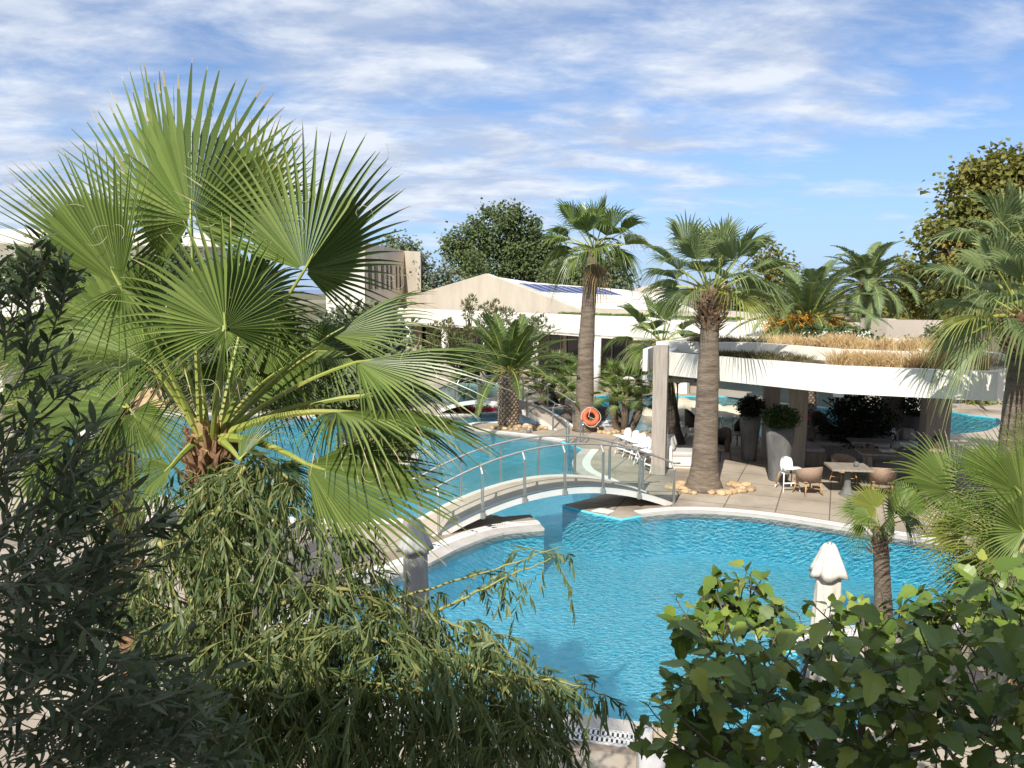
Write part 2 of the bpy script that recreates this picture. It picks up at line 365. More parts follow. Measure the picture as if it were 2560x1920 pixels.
side = mth('MULTIPLY', sx.outputs[0], -.22)           # more cloud on the left of the view
hi = mth('MULTIPLY_ADD', sx.outputs[2], .35, -.02)
dens = mth('ADD', mth('ADD', mth('MULTIPLY', n_big, .62), mth('MULTIPLY', n_mid, .78)), mth('ADD', side, hi))
rampc = N(nt, 'ShaderNodeValToRGB'); L(dens, rampc.inputs['Fac'])
e = rampc.color_ramp.elements; e[0].position = .622; e[0].color = (0, 0, 0, 1); e[1].position = .84; e[1].color = (1, 1, 1, 1)
low = N(nt, 'ShaderNodeMapRange'); low.inputs[1].default_value = .03; low.inputs[2].default_value = .085; L(sx.outputs[2], low.inputs[0])
cover = mth('MULTIPLY', mth('MULTIPLY', rampc.outputs[0], low.outputs[0]), .93)
rs = N(nt, 'ShaderNodeValToRGB'); L(mth('ADD', mth('MULTIPLY', n_sh, .6), mth('MULTIPLY', n_mid, .42)), rs.inputs['Fac'])
e = rs.color_ramp.elements; e[0].position = .44; e[0].color = (4.5, 5.3, 6.9, 1); e[1].position = .60; e[1].color = (7.4, 7.9, 8.7, 1)
skt = N(nt, 'ShaderNodeMix', data_type='RGBA', blend_type='MULTIPLY'); skt.inputs[0].default_value = 1; skt.inputs[7].default_value = (1.22, 1.25, 1.32, 1)
L(sky.outputs[0], skt.inputs[6])
hzm = N(nt, 'ShaderNodeMix', data_type='RGBA'); hzf = N(nt, 'ShaderNodeMapRange'); hzf.inputs[1].default_value = 0.0; hzf.inputs[2].default_value = .22; hzf.inputs[3].default_value = .85; hzf.inputs[4].default_value = 0.0
L(sx.outputs[2], hzf.inputs[0]); L(hzf.outputs[0], hzm.inputs[0]); L(skt.outputs[2], hzm.inputs[6]); hzm.inputs[7].default_value = (2.5, 3.95, 6.7, 1)
mixc = N(nt, 'ShaderNodeMix', data_type='RGBA'); L(cover, mixc.inputs[0]); L(hzm.outputs[2], mixc.inputs[6]); L(rs.outputs[0], mixc.inputs[7])
L(mixc.outputs[2], bg.inputs[0]); L(bg.outputs[0], out.inputs[0])
sl = bpy.data.lights.new('sun', 'SUN'); slo = bpy.data.objects.new('sun', sl); C.objects.link(slo)
sl.energy = 5.0; sl.angle = R(.53); sl.color = (1, .945, .86)
sdir = V((math.sin(AZ) * math.cos(EL), math.cos(AZ) * math.cos(EL), -math.sin(EL)))
slo.rotation_euler = sdir.to_track_quat('-Z', 'Y').to_euler(); slo.location = (-5, -10, 30)
sc.view_settings.view_transform = 'Standard'; sc.view_settings.look = 'None'; sc.view_settings.exposure = 0.3; sc.view_settings.gamma = 1
sc.cycles.transparent_max_bounces = 24; sc.cycles.max_bounces = 8; sc.cycles.caustics_reflective = False; sc.cycles.caustics_refractive = False
# ------------------------------------------------------------------ ground, pools
def smooth_poly(px, z=0.0, step=.35):
    # px: (u, v) smooth points or (u, v, 1) corners -> closed 2D outline on the ground
    pts = [(G(p[0], p[1], z), len(p) > 2) for p in px]; n = len(pts); out = []
    for i in range(n):
        (p1, c1), (p2, c2) = pts[i], pts[(i + 1) % n]
        p0 = pts[i - 1][0] if not c1 else p1 * 2 - p2
        p3 = pts[(i + 2) % n][0] if not c2 else p2 * 2 - p1
        k = max(1, int((p2 - p1).length / step))
        k = min(k, 14)
        for j in range(k):
            t = j / k
            out.append((p1 * 2 + (p2 - p0) * t + (p0 * 2 - p1 * 5 + p2 * 4 - p3) * t * t + (p1 * 3 - p0 - p2 * 3 + p3) * t ** 3) * .5)
    return [V((p.x, p.y)) for p in out]
def fill(name, loops, z, mat, kind='structure', cuts=None):
    cu = bpy.data.curves.new(name, 'CURVE'); cu.dimensions = '2D'; cu.fill_mode = 'BOTH'
    for lp in loops:
        s = cu.splines.new('POLY'); s.points.add(len(lp) - 1); s.use_cyclic_u = True
        for p, q in zip(s.points, lp): p.co = (q[0], q[1], 0, 1)
    t = bpy.data.objects.new(name + '_tmp', cu); C.objects.link(t)
    dg = bpy.context.evaluated_depsgraph_get(); dg.update()
    me = bpy.data.meshes.new_from_object(t.evaluated_get(dg)); bpy.data.objects.remove(t); bpy.data.curves.remove(cu)
    me.materials.clear(); me.materials.append(mat); me.name = name
    for p in me.polygons: p.material_index = 0
    o = bpy.data.objects.new(name, me); C.objects.link(o); o.location = (0, 0, z)
    import bmesh
    bm = bmesh.new(); bm.from_mesh(me); bmesh.ops.remove_doubles(bm, verts=bm.verts, dist=1e-4)
    for f in bm.faces:
        if f.normal.z < 0: f.normal_flip()
    bm.to_mesh(me); bm.free()
    return setp(o, kind=kind)
W1 = [(1360, 1321, 1), (1259, 1331), (1189, 1353), (1137, 1374), (1076, 1406), (985, 1438), (920, 1460), (850, 1492), (780, 1540), (745, 1600), (760, 1670), (850, 1725),
      (980, 1752), (1150, 1765), (1280, 1773), (1401, 1787), (1569, 1806), (1731, 1828), (1900, 1850), (2060, 1850), (2160, 1815), (2200, 1755), (2150, 1690),
      (2040, 1650), (1960, 1620), (1940, 1595), (1980, 1575), (2150, 1566), (2330, 1556), (2450, 1520), (2510, 1460), (2500, 1405), (2400, 1368), (2282, 1347), (2128, 1324),
      (2036, 1309), (1921, 1292), (1791, 1280), (1689, 1279), (1603, 1288), (1553, 1297, 1), (1464, 1277), (1406, 1262, 1), (1450, 1252), (1487, 1243), (1521, 1231), (1508, 1210), (1456, 1186),
      (1435, 1169), (1435, 1149), (1458, 1122, 1), (1403, 1103), (1305, 1088), (1189, 1074), (1163, 1065), (1180, 1057), (1240, 1054), (1300, 1057), (1350, 1062), (1390, 1056), (1415, 1042), (1428, 1028),
      (1380, 1021), (1320, 1026), (1260, 1031), (1200, 1035), (1100, 1041), (1000, 1043), (900, 1052), (780, 1042), (600, 1036), (480, 1036), (300, 1042), (130, 1062), (60, 1090), (80, 1128),
      (200, 1145), (270, 1180), (300, 1222), (400, 1255), (520, 1276), (700, 1292), (840, 1298), (1010, 1297), (1100, 1291), (1215, 1284)]
W2 = [(1060, 1002), (1085, 975), (1150, 958), (1250, 958), (1278, 972), (1272, 990), (1240, 1006), (1150, 1014)]
W3 = [(1516, 1046), (1496, 1015), (1490, 990), (1560, 988), (1640, 991), (1700, 990), (1800, 990), (1900, 998), (2000, 1003), (2100, 1008), (2300, 1018), (2420, 1036), (2490, 1044), (2500, 1060),
      (2460, 1078), (2380, 1085), (2200, 1098), (2050, 1097), (1900, 1091), (1804, 1089), (1720, 1088), (1650, 1084), (1600, 1079), (1560, 1066), (1536, 1056)]
ISL = [(860, 1110), (900, 1080), (960, 1072), (1010, 1090), (1036, 1118), (1047, 1148), (1030, 1165), (980, 1174), (900, 1174), (850, 1165), (842, 1135)]
P1, P2_, P3, PI_ = smooth_poly(W1), smooth_poly(W2), smooth_poly(W3, step=.6), smooth_poly(ISL)
DX0, DX1, DY0, DY1 = -60, 55, -3, 66
fill('pool_deck', [[(DX0, DY0), (DX1, DY0), (DX1, DY1), (DX0, DY1)], P1, P2_, P3], 0, M['deck'])
def ring(cx, cy, rx, ry): return [(cx - rx, cy - ry), (cx + rx, cy - ry), (cx + rx, cy + ry), (cx - rx, cy + ry)]
M['terrain'] = nmat('dry_field', (.16, .13, .07), (.10, .12, .04), .02, .95, 0)
fill('terrain', [[(-4500, -300), (4500, -300), (4500, 7000), (-4500, 7000)], [(DX0 + 1, DY0 + .5), (DX1 - 1, DY0 + .5), (DX1 - 1, DY1 - 1), (DX0 + 1, DY1 - 1)]], -.03, M['terrain'])
def basin(name, P, depth, matf, wmat, holes=()):
    mb = MB()
    for Q in [P] + list(holes):
        n = len(Q)
        mb.add([V((p[0], p[1], 0)) for p in Q] + [V((p[0], p[1], -depth)) for p in Q], [(i, (i + 1) % n, n + (i + 1) % n, n + i) for i in range(n)])
    o = mb.build(name + '_wall', matf); setp(o, kind='structure')
    fill(name + '_floor', [P] + list(holes), -depth, matf)
    fill(name + '_water', [P] + list(holes), -.045, wmat)
EDGE_Y = 0
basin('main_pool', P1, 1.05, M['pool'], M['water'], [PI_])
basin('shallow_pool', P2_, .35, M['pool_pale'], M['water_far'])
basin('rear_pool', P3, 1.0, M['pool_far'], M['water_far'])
fill('planted_island', [PI_], .05, M['soil'])
mb = MB()
def strip(mb, line, a, b, z0, z1, closed=False, m=0):
    n = len(line); L0, L1 = [], []
    for i in range(n):
        p = V(line[i]); q0 = V(line[(i - 1) % n] if (closed or i > 0) else line[i]); q1 = V(line[(i + 1) % n] if (closed or i < n - 1) else line[i])
        t = (q1 - q0); t = t.normalized() if t.length else V((1, 0)); nn = V((t.y, -t.x))
        L0.append(p + nn * a); L1.append(p + nn * b)
    loops = [[V((*p, z1)) for p in L0], [V((*p, z1)) for p in L1]]
    if z0 < z1: loops = [[V((*p, z0)) for p in L0]] + loops + [[V((*p, z0)) for p in L1]]
    vs = [p for l in loops for p in l]; fs = []
    for k in range(len(loops) - 1):
        for i in range(n if closed else n - 1):
            j = (i + 1) % n; fs.append((k * n + i, k * n + j, (k + 1) * n + j, (k + 1) * n + i))
    mb.add(vs, fs, m)
    return L0, L1
area = sum(P1[i].x * P1[(i + 1) % len(P1)].y - P1[(i + 1) % len(P1)].x * P1[i].y for i in range(len(P1)))
SG = 1 if area > 0 else -1       # outside of a counter-clockwise outline is to the right of travel
def near_idx(P, u, v):
    g = G(u, v); return min(range(len(P)), key=lambda i: (P[i] - V((g.x, g.y))).length)
def span(P, a, b):
    i, j = near_idx(P, *a), near_idx(P, *b)
    return [P[k % len(P)] for k in range(i, j + 1 if j >= i else j + len(P) + 1)]
n = len(PI_); ai = sum(PI_[i].x * PI_[(i + 1) % n].y - PI_[(i + 1) % n].x * PI_[i].y for i in range(n))
strip(mb, PI_, 0, (.34 if ai < 0 else -.34), -.3, .09, True)
setp(mb.build('island_kerb', M['coping']), kind='structure')
def coping(line, cop, gr, nm, slots=False, brown=0):
    mb = MB(); strip(mb, line, -.03 * SG, cop * SG, -.16, .012); setp(mb.build('pool_coping', M['coping']), kind='structure')
    if gr:
        mb = MB()
        if slots:
            strip(mb, line, cop * SG, (cop + gr) * SG, .003, .005, m=1)
            # two rows of cross bars with a rail along each side
            for a in (cop + .005, cop + gr * .5 - .012, cop + gr - .03): strip(mb, line, a * SG, (a + .026) * SG, .004, .022)
            tot = 0; lens = [0]
            for i in range(len(line) - 1): tot += (line[i + 1] - line[i]).length; lens.append(tot)
            k = 0; s = 0
            while s < tot:
                while k < len(lens) - 2 and lens[k + 1] < s: k += 1
                t = (s - lens[k]) / max(1e-6, lens[k + 1] - lens[k]); p = line[k].lerp(line[k + 1], t); d = (line[k + 1] - line[k]).normalized(); nn = V((d.y, -d.x)) * SG
                a = math.atan2(nn.y, nn.x)
                for r0, r1 in ((cop + .03, cop + gr * .5 - .012), (cop + gr * .5 + .014, cop + gr - .03)):
                    c = p + nn * ((r0 + r1) / 2); mb.box((c.x, c.y, .013), (r1 - r0 + .02, .03, .018), a)
                s += .058
            setp(mb.build('drain_grate', [M['grate'], M['dark_metal']]), kind='structure')
        else:
            strip(mb, line, cop * SG, (cop + gr) * SG, .0, .016)
            setp(mb.build('drain_grate', M['grate']), kind='structure')
    if brown:
        mb = MB(); strip(mb, line, (cop + gr) * SG, (cop + gr + brown) * SG, -.02, .008); setp(mb.build('tile_border', M['brown_tile']), kind='structure')
def rev(l): return l
fwd = True
# near shore with its slotted grate, left shore, far shore, island tips
coping(span(P1, (1360, 1321), (760, 1670)), .30, .30, 'left', True, .5)
coping(span(P1, (850, 1725), (2060, 1850)), .24, .30, 'near', True, .12)
coping(span(P1, (1960, 1620), (2450, 1520)), .12, .22, 'peninsula', True)
coping(span(P1, (2400, 1368), (1603, 1288)), .10, .24, 'far', True, .10)
coping(span(P1, (1508, 1210), (1458, 1122)), .28, .26, 'curl', False)
coping(span(P1, (1403, 1103), (1163, 1065)), .06, .22, 'spit', False)
coping(span(P1, (1163, 1065), (1390, 1056)), .06, .2, 'spit_back', False)
coping(span(P1, (1428, 1028), (900, 1052)), .05, .25, 'north', False)
coping(span(P1, (780, 1042), (130, 1062)), .05, .3, 'north_west', False)
coping(span(P1, (400, 1255), (1010, 1297)), .05, .3, 'south_west', False)
# short grates each side of the bridge channel
def patch(name, pts, z, mat, h=.014):
    mb = MB(); mb.poly([(p.x, p.y) for p in pts], z - .05, z + h); return setp(mb.build(name, mat), kind='structure')
patch('drain_grate', [G(1253, 1307), G(1268, 1305), G(1316, 1313), G(1288, 1317)], 0, M['grate'])
patch('drain_grate', [G(1478, 1278), G(1500, 1271), G(1537, 1278), G(1524, 1284)], 0, M['grate'])
patch('drain_grate', [G(1544, 1241), G(1546, 1225), G(1572, 1229), G(1574, 1243)], 0, M['grate'])
patch('drain_grate', [G(1489, 1018), G(1501, 1017), G(1527, 1070), G(1510, 1073)], 0, M['grate'])
# drain cover in the near deck
t = thing('drain_cover', 'small dark rectangular drain cover set in the beige deck beside the near pool grate', 'drain cover', G(1540, 1856))
a = math.atan2(G(1569, 1860).y - G(1512, 1852).y, G(1569, 1860).x - G(1512, 1852).x)
mb = MB(); c = G(1540, 1856); mb.box((c.x, c.y, .006), (.27, .085, .012), a); mb.build('frame', M['coping'], t)
mb = MB(); mb.box((c.x, c.y, .013), (.235, .055, .006), a); mb.build('lid', M['dark_metal'], t)
# far hills and the strip of sea
def ridge(name, x0, x1, y, h, mat, seed, depth=300):
    mb = MB(); n = 60; pr = []
    for i in range(n + 1):
        x = x0 + (x1 - x0) * i / n; e = min(1, i / 8, (n - i) / 8)
        pr.append((x, h * e * (.6 + .7 * abs(noise.noise(V((i * .13 + seed, seed, 0)))))))
    mb.loft([[V((x, y - depth, -8)) for x, z in pr], [V((x, y, z)) for x, z in pr], [V((x, y + depth, -8)) for x, z in pr]], closed=False)
    return setp(mb.build(name, mat, smooth=True), kind='structure')
M['hill_blue'] = nmat('far_hill', (.16, .22, .34), (.19, .25, .37), .002, 1)  # distance haze put into the hill colour as blue
M['hill_brown'] = nmat('field_hill', (.26, .22, .17), (.20, .19, .12), .01, 1)
ridge('hills', -2500, 3500, 5200, 36, M['hill_blue'], 3.3, 600)
ridge('hills', -300, 900, 420, 2.6, M['hill_brown'], 8.1, 140)
# ------------------------------------------------------------------ curved footbridges
def footbridge(name, label, NLp, NRp, width, rise, nposts, post_h, glass, t0=.02, t1=.985, thick=.15):
    a, b = V((NLp.x, NLp.y, 0)), V((NRp.x, NRp.y, 0)); e = (b - a); Ln = e.length; e.normalize(); q = V((-e.y, e.x, 0))
    mid = (a + b) / 2 + q * width / 2
    root = thing(name, label, 'footbridge', mid)
    def at(t, s, dz=0): return a + e * (Ln * t) + q * s + V((0, 0, rise * (1 - (2 * t - 1) ** 2) + dz))
    K = 36; ts = [k / K for k in range(K + 1)]
    mb = MB(); mb.loft([[at(t, .09, -.06), at(t, width - .09, -.06), at(t, width - .09, -.025), at(t, .09, -.025)] for t in ts], 0, True, True)
    mb.build('deck', M['bridge_deck'], root)
    for s0 in (0, width - .09):
        mb = MB(); mb.loft([[at(t, s0, -thick - .01), at(t, s0 + .09, -thick - .01), at(t, s0 + .09, .012), at(t, s0, .012)] for t in ts], 0, True, True)
        mb.build('side_beam', M['bridge_white'], root)
    for side, s0 in ((-1, -.035), (1, width + .035)):
        rp = []
        for k in range(K + 1):
            t = -.02 + 1.045 * k / K; rp.append(at(max(0, min(1, t)), s0 - side * .12, post_h) + e * (Ln * (t - max(0, min(1, t)))))
        mb = MB(); mb.tube(rp, .024, 8); mb.build('handrail', M['steel'], root, smooth=True)
        P = [t0 + (t1 - t0) * i / (nposts - 1) for i in range(nposts)]
        rz = math.atan2(e.y, e.x)
        for t in P:
            mb = MB()
            for off in (-.019, .019):
                p0, p1 = at(t, s0, -thick - .03) + e * off, at(t, s0, post_h - .16) + e * off
                mb.loft([[p0 + e * x + q * y for x, y in ((-.006, -.024), (.006, -.024), (.006, .024), (-.006, .024))], [p1 + e * x + q * y for x, y in ((-.006, -.024), (.006, -.024), (.006, .024), (-.006, .024))]], 0, True, True)
            top = at(t, s0, post_h - .17); mb.tube([top, at(t, s0 - side * .12, post_h - .02)], .026, 6)
            c = at(t, s0, -thick * .5 - .02); mb.box(c, (.10, .06, .13), rz)
            mb.build('post', M['steel'], root)
        if glass:
            for i in range(nposts - 1):
                ta, tb = P[i] + .006, P[i + 1] - .006; mb = MB()
                st = [ta + (tb - ta) * k / 5 for k in range(6)]
                mb.loft([[at(t, s0 - .006, .03), at(t, s0 + .006, .03), at(t, s0 + .006, post_h - .22), at(t, s0 - .006, post_h - .22)] for t in st], 0, True, True)
                mb.build('glass_panel', M['glass'], root)
    return root
footbridge('footbridge', 'arched white footbridge with steel rails and glass panels across the main pool channel', G(1082, 1342), G(1690, 1260), 1.30, .74, 7, 1.0, True)
footbridge('footbridge', 'smaller arched footbridge with thin grey rails behind the stout date palm', G(1087, 1030), G(1389, 1076), 1.2, .80, 6, .98, False)
# ------------------------------------------------------------------ planted pavilion
ZB, ZT = 2.86, 3.50
L_, Mm, Rr = W(1664, 880, 22.2), W(2096, 918, 17.9), W(2496, 937, 16.6)
FP = [(4.30, 22.2), (Mm.x, Mm.y), (Rr.x, Rr.y), (13.6, 18.8), (14.6, 26.6), (6.4, 28.8)]
pav = thing('pavilion', 'open pavilion with white roof band, square columns and dry grass growing on its roof', 'pavilion', (8.5, 22, 0))
mb = MB()
def inset(P, d):
    n = len(P); o = []
    for i in range(n):
        p, a, b = V(P[i]), V(P[i - 1]), V(P[(i + 1) % n]); e1 = (p - a).normalized(); e2 = (b - p).normalized()
        n1, n2 = V((-e1.y, e1.x)), V((-e2.y, e2.x)); k = (n1 + n2); k = k / max(.3, k.dot(n1)); o.append(p + k * d)
    return o
IN = inset(FP, .28)
n6 = len(FP)
def rg(P, z): return [V((p[0], p[1], z)) for p in P]
mb.loft([rg(inset(FP, .27), ZB + .012), rg(FP, ZB), rg(FP, ZT), rg(IN, ZT), rg(IN, ZT - .22)])
mb.build('roof_band', M['plaster'], pav)
mb = MB(); mb.add(rg(inset(FP, .262), ZB + .012), [tuple(reversed(range(n6)))]); mb.build('ceiling', M['ceiling'], pav)
mb = MB(); mb.add(rg(inset(FP, .275), ZT - .16), [tuple(range(n6))]); mb.build('roof_bed', M['soil'], pav)
# raised inner roof tier
UP = [W(1640, 872, 24.2), W(1888, 868, 23.6), W(2090, 884, 20.9), W(2330, 905, 19.6)]
UPb = [(13.2, 25.6), (7.0, 27.6)]
TP = [(p.x, p.y) for p in UP] + UPb
TI = inset(TP, .22)
mb = MB(); mb.loft([rg(TP, ZT - .155), rg(TP, ZT + .19), rg(TI, ZT + .19), rg(TI, ZT + .02)]); mb.build('roof_tier', M['plaster'], pav)
mb = MB(); mb.add(rg(inset(TP, .215), ZT + .06), [tuple(range(len(TP)))]); mb.build('upper_bed', M['soil'], pav)
# corner frame of grey boards at the left
mb = MB()
p0 = G(1648, 1188); mb.box((p0.x, p0.y + .12, 1.87), (.40, .24, 3.72), R(-20)); mb.build('corner_post', M['wood_grey'], pav)
mb = MB(); mb.box((p0.x - .27, p0.y + .5, 3.33), (.13, 1.3, .62), R(-20)); mb.build('frame_beam', M['plaster'], pav)
for (u, v, d, wd, dp) in ((1999, 1171, None, .52, .62), (1929, 1150, None, .46, .5), (2253, 0, 25.2, .60, .6), (2367, 0, 21.0, .62, .62)):
    g = G(u, v) if d is None else V(((u - 1280) / F * d, d, 0))
    mb = MB(); mb.box((g.x, g.y + dp / 2, ZB / 2), (wd, dp, ZB + .02), R(-24) if u == 1999 else R(-12)); mb.build('column', M['concrete_col'], pav)
lm = MB(); g = W(2100, 990, 18.6); lm.box((g.x, g.y + .1, ZB - .10), (.22, .22, .16), R(-20), taper=1.25)
single(lm, 'loudspeaker', M['white_paint'], 'small white speaker box fixed under the pavilion roof band', 'speaker', (g.x, g.y + .1, ZB - .18))
# ------------------------------------------------------------------ far buildings
def wall_line(mb, pts, z0, z1, th, m=0):
    # pts: ground line, thickness away from camera
    n = len(pts); back = []
    for i in range(n):
        a, b = V(pts[max(0, i - 1)]), V(pts[min(n - 1, i + 1)]); e = (b - a).normalized(); q = V((-e.y, e.x))
        if q.y < 0: q = -q
        back.append(V(pts[i]) + q * th)
    f = lambda z, P: [V((p[0], p[1], z)) for p in P]
    loops = [f(z0, pts) + f(z0, back[::-1]), f(z1, pts) + f(z1, back[::-1])]
    mb.loft(loops, m, True, True)
A_, B_, C_ = V((-10.5, 64.5)), V((4.76, 41.6)), V((10.7, 35.0))
D_ = V((14.2, 31.8))
main = thing('hotel_building', 'low cream building with a gabled wall and long white roof band behind the pools', 'building', (3, 48, 0))
mb = MB(); wall_line(mb, [A_, B_, C_, D_], 2.80, 3.88, .35); mb.build('roof_band', M['plaster'], main)
mb = MB(); off = V((.12, .16)); wall_line(mb, [A_ + off, B_ + off, C_ + off, D_ + off], 3.88, 3.98, .3); mb.build('roof_lip', M['plaster'], main)
dv = V((.62, .5)) * 3.2
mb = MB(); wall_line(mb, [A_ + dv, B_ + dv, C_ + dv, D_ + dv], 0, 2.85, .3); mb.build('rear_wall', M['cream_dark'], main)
mb = MB()
for t in [k / 30 for k in range(30)]:
    a = (A_ + dv).lerp(B_ + dv, t); 
e = (B_ - A_).normalized(); q = V((-e.y, e.x)); q = q if q.y < 0 else -q
for k in range(9):
    t0_, t1_ = k / 9 + .008, (k + 1) / 9 - .012
    a, b = (A_ + dv).lerp(B_ + dv, t0_) + q * .06, (A_ + dv).lerp(B_ + dv, t1_) + q * .06
    if k in (3,): continue
    mb = MB(); wall_line(mb, [a, b], .15, 2.7, .06); f = mb.build('glazing', M['glass_dark'], main)
    mb = MB()
    for tt in (0, .5, 1):
        c = a.lerp(b, tt) + q * .03; mb.box((c.x, c.y, 1.45), (.06, .06, 2.6), math.atan2(e.y, e.x))
    mb.build('mullion', M['wood_grey'], f)
mb = MB(); mb.loft([rg([A_, B_, C_, D_, D_ + dv, C_ + dv, B_ + dv, A_ + dv], z) for z in (2.86, 2.95)], 0, True, True); mb.build('soffit', M['plaster'], main)
for u, vb, d in ((1493, 972, 41.0),):
    x = (u - 1280) / F * d; mb = MB(); mb.lathe([(.25, 0), (.25, 2.82)], (x, d + .3, 0), 16); mb.build('column', M['white_paint'], main, True)
for t in (.12, .34, .55, .76):
    c = A_.lerp(B_, t) + off; mb = MB(); mb.lathe([(.25, 0), (.25, 2.82)], (c.x + .2, c.y + .2, 0), 16); mb.build('column', M['white_paint'], main, True)
for t in (.25, .7):
    c = C_.lerp(B_, t) + off; mb = MB(); mb.lathe([(.25, 0), (.25, 2.82)], (c.x + .3, c.y + .3, 0), 16); mb.build('column', M['white_paint'], main, True)
# gable
gl, ga, gr = W(985, 752, 67), W(1213, 684, 53.8), W(1482, 787, 43.6)
mb = MB(); nq = V((.84, .54, 0)) * .35
base = [V((gl.x, gl.y, 3.9)), V((gr.x, gr.y, 3.9))]
mb.loft([[V((gl.x, gl.y, 3.7)), gl, ga, gr, V((gr.x, gr.y, 3.7))], [p + nq for p in [V((gl.x, gl.y, 3.7)), gl, ga, gr, V((gr.x, gr.y, 3.7))]]], 0, True, True)
mb.build('gable_wall', M['cream'], main)
# low parapet right of the gable and the sloping roof behind it
mb = MB(); a, b, c = W(1460, 772, 44.6), W(1600, 777, 41.8), W(1760, 783, 38.6)
wall_line(mb, [(a.x, a.y), (b.x, b.y), (c.x, c.y)], 3.7, 4.28, .3); mb.build('parapet', M['cream'], main)
r0, r1, r2, r3 = W(1288, 705, 55.6), W(1600, 722, 60), W(1752, 777, 40.5), W(1440, 768, 46.4)
r0b = ga + nq * 1.0
roof_n = (r2 - r3).cross(r0 - r3).normalized(); roof_n = roof_n if roof_n.z > 0 else -roof_n
def on_roof(u, v, up=0):
    r = ray(u, v); o = V((0, 0, HC)); p0 = r3 + roof_n * up; return o + r * ((p0 - o).dot(roof_n) / r.dot(roof_n))
corners = [on_roof(1215, 688), on_roof(1330, 706), on_roof(1560, 724), on_roof(1660, 742), on_roof(1750, 779), on_roof(1440, 769)]
mb = MB(); mb.loft([[p - roof_n * .25 for p in corners], corners], 0, True, True); mb.build('pitched_roof', M['roofmem'], main)
mb = MB()
for k in (.28, .62):
    a, b = on_roof(1300 + 160 * k, 725 + 38 * k + 5, .02), on_roof(1690 + 50 * k, 745 + 24 * k, .02); mb.tube([a, b], .025, 4)
mb.build('roof_seam', M['coping'], main)
TL, TR, BR, BL = (1293, 707), (1510, 722), (1556, 738), (1353, 729)
def bil(s, t): 
    top = [TL[i] + (TR[i] - TL[i]) * s for i in (0, 1)]; bot = [BL[i] + (BR[i] - BL[i]) * s for i in (0, 1)]
    return [top[i] + (bot[i] - top[i]) * t for i in (0, 1)]
for k in range(9):
    s0, s1 = k / 9, (k + 1) / 9
    cs = [on_roof(*bil(s, t), .16) for s, t in ((s0, 0), (s1, 0), (s1, 1), (s0, 1))]; cc = sum(cs, V()) / 4
    st = ['first blue solar panel of the roof row, next to the gable', 'second blue solar panel from the gable', 'third blue solar panel from the gable', 'fourth blue solar panel from the gable', 'fifth blue solar panel, middle of the roof row',
          'sixth blue solar panel from the gable', 'seventh blue solar panel, beside the tall palm trunk', 'eighth blue solar panel, second from the far end of the row', 'last blue solar panel at the right end of the roof row'][k]
    t = thing('solar_panel', st, 'solar panel', cc, 0, 'solar panels on the pitched roof')
    mb = MB(); mb.loft([[p - roof_n * .14 for p in cs], cs], 0, True, True); mb.build('frame', M['white_paint'], t)
    ins = [cc + (p - cc) * 1 for p in cs]
    ux, uy = (cs[1] - cs[0]), (cs[3] - cs[0])
    q4 = [cs[0] + ux * a + uy * b + roof_n * .012 for a, b in ((.07, .02), (.93, .02), (.93, .98), (.07, .98))]
    mb = MB(); mb.add(q4, [(0, 1, 2, 3)]); mb.build('cell_sheet', M['solar'], t)
# bump and further roofs
mb = MB(); pts = [W(1560, 742, 58), W(1590, 722, 58), W(1615, 714, 58), W(1650, 722, 58), W(1668, 742, 58)]
mb.loft([pts, [p + V((2.5, 5, 0)) for p in pts]], 0, True, True); mb.build('roof_ridge', M['cream'], main)
ann = thing('annex_building', 'beige flat roofed annex wall standing behind the pavilion roof', 'building', (16, 37, 0))
mb = MB(); a, b, c = W(2100, 792, 40.5), W(2219, 799, 37.2), W(2360, 806, 36.2)
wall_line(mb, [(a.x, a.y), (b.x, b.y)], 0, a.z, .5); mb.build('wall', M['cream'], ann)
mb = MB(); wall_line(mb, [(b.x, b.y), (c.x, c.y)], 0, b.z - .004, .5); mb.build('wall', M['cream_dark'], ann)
mb = MB(); a, b = W(2236, 849, 34.4), W(2332, 852, 33.8); mb.poly([(a.x, a.y), (b.x, b.y), (b.x + .5, b.y + 1.4), (a.x + .3, a.y + 1.6)], 0, a.z); mb.build('plinth', M['cream'], ann)
ann2 = thing('service_building', 'long low beige building with a gently sloped roof behind the feather palms', 'building', (11, 44, 0))
mb = MB(); a, b, c, d = W(1745, 780, 43), W(1830, 784, 43), W(1900, 790, 43), W(1985, 806, 43)
pts = [V((a.x, a.y, 0)), a, b, c, d, V((d.x, d.y, 0))]
mb.loft([pts, [p + V((2.0, 6, .0)) for p in pts]], 0, True, True); mb.build('wall', M['cream'], ann2)
# windowed tower
tow = thing('tower_building', 'tall beige block with narrow vertical windows and a lit end wall, behind the fan palm', 'building', (-10, 66, 0))
t1, t2, t3 = W(912, 606, 58), W(1011, 627, 66), W(1051, 629, 63); t4 = W(1061, 634, 67)
mb = MB()
tp = [(t1.x, t1.y), (t2.x, t2.y), (t3.x, t3.y), (t4.x, t4.y), (t4.x - 4, t4.y + 6), (t1.x - 3, t1.y + 8)]
zt = t3.z
loops = [[V((x, y, 0)) for x, y in tp], [V((tp[0][0], tp[0][1], t1.z)), V((*tp[1], t2.z)), V((*tp[2], zt)), V((*tp[3], zt)), V((*tp[4], zt)), V((*tp[5], t1.z))]]
mb.loft(loops, 0, True, True); mb.build('wall', M['cream'], tow)
ea = (V(tp[1]) - V(tp[0])).normalized(); qa = V((ea.y, -ea.x)); La = (V(tp[1]) - V(tp[0])).length
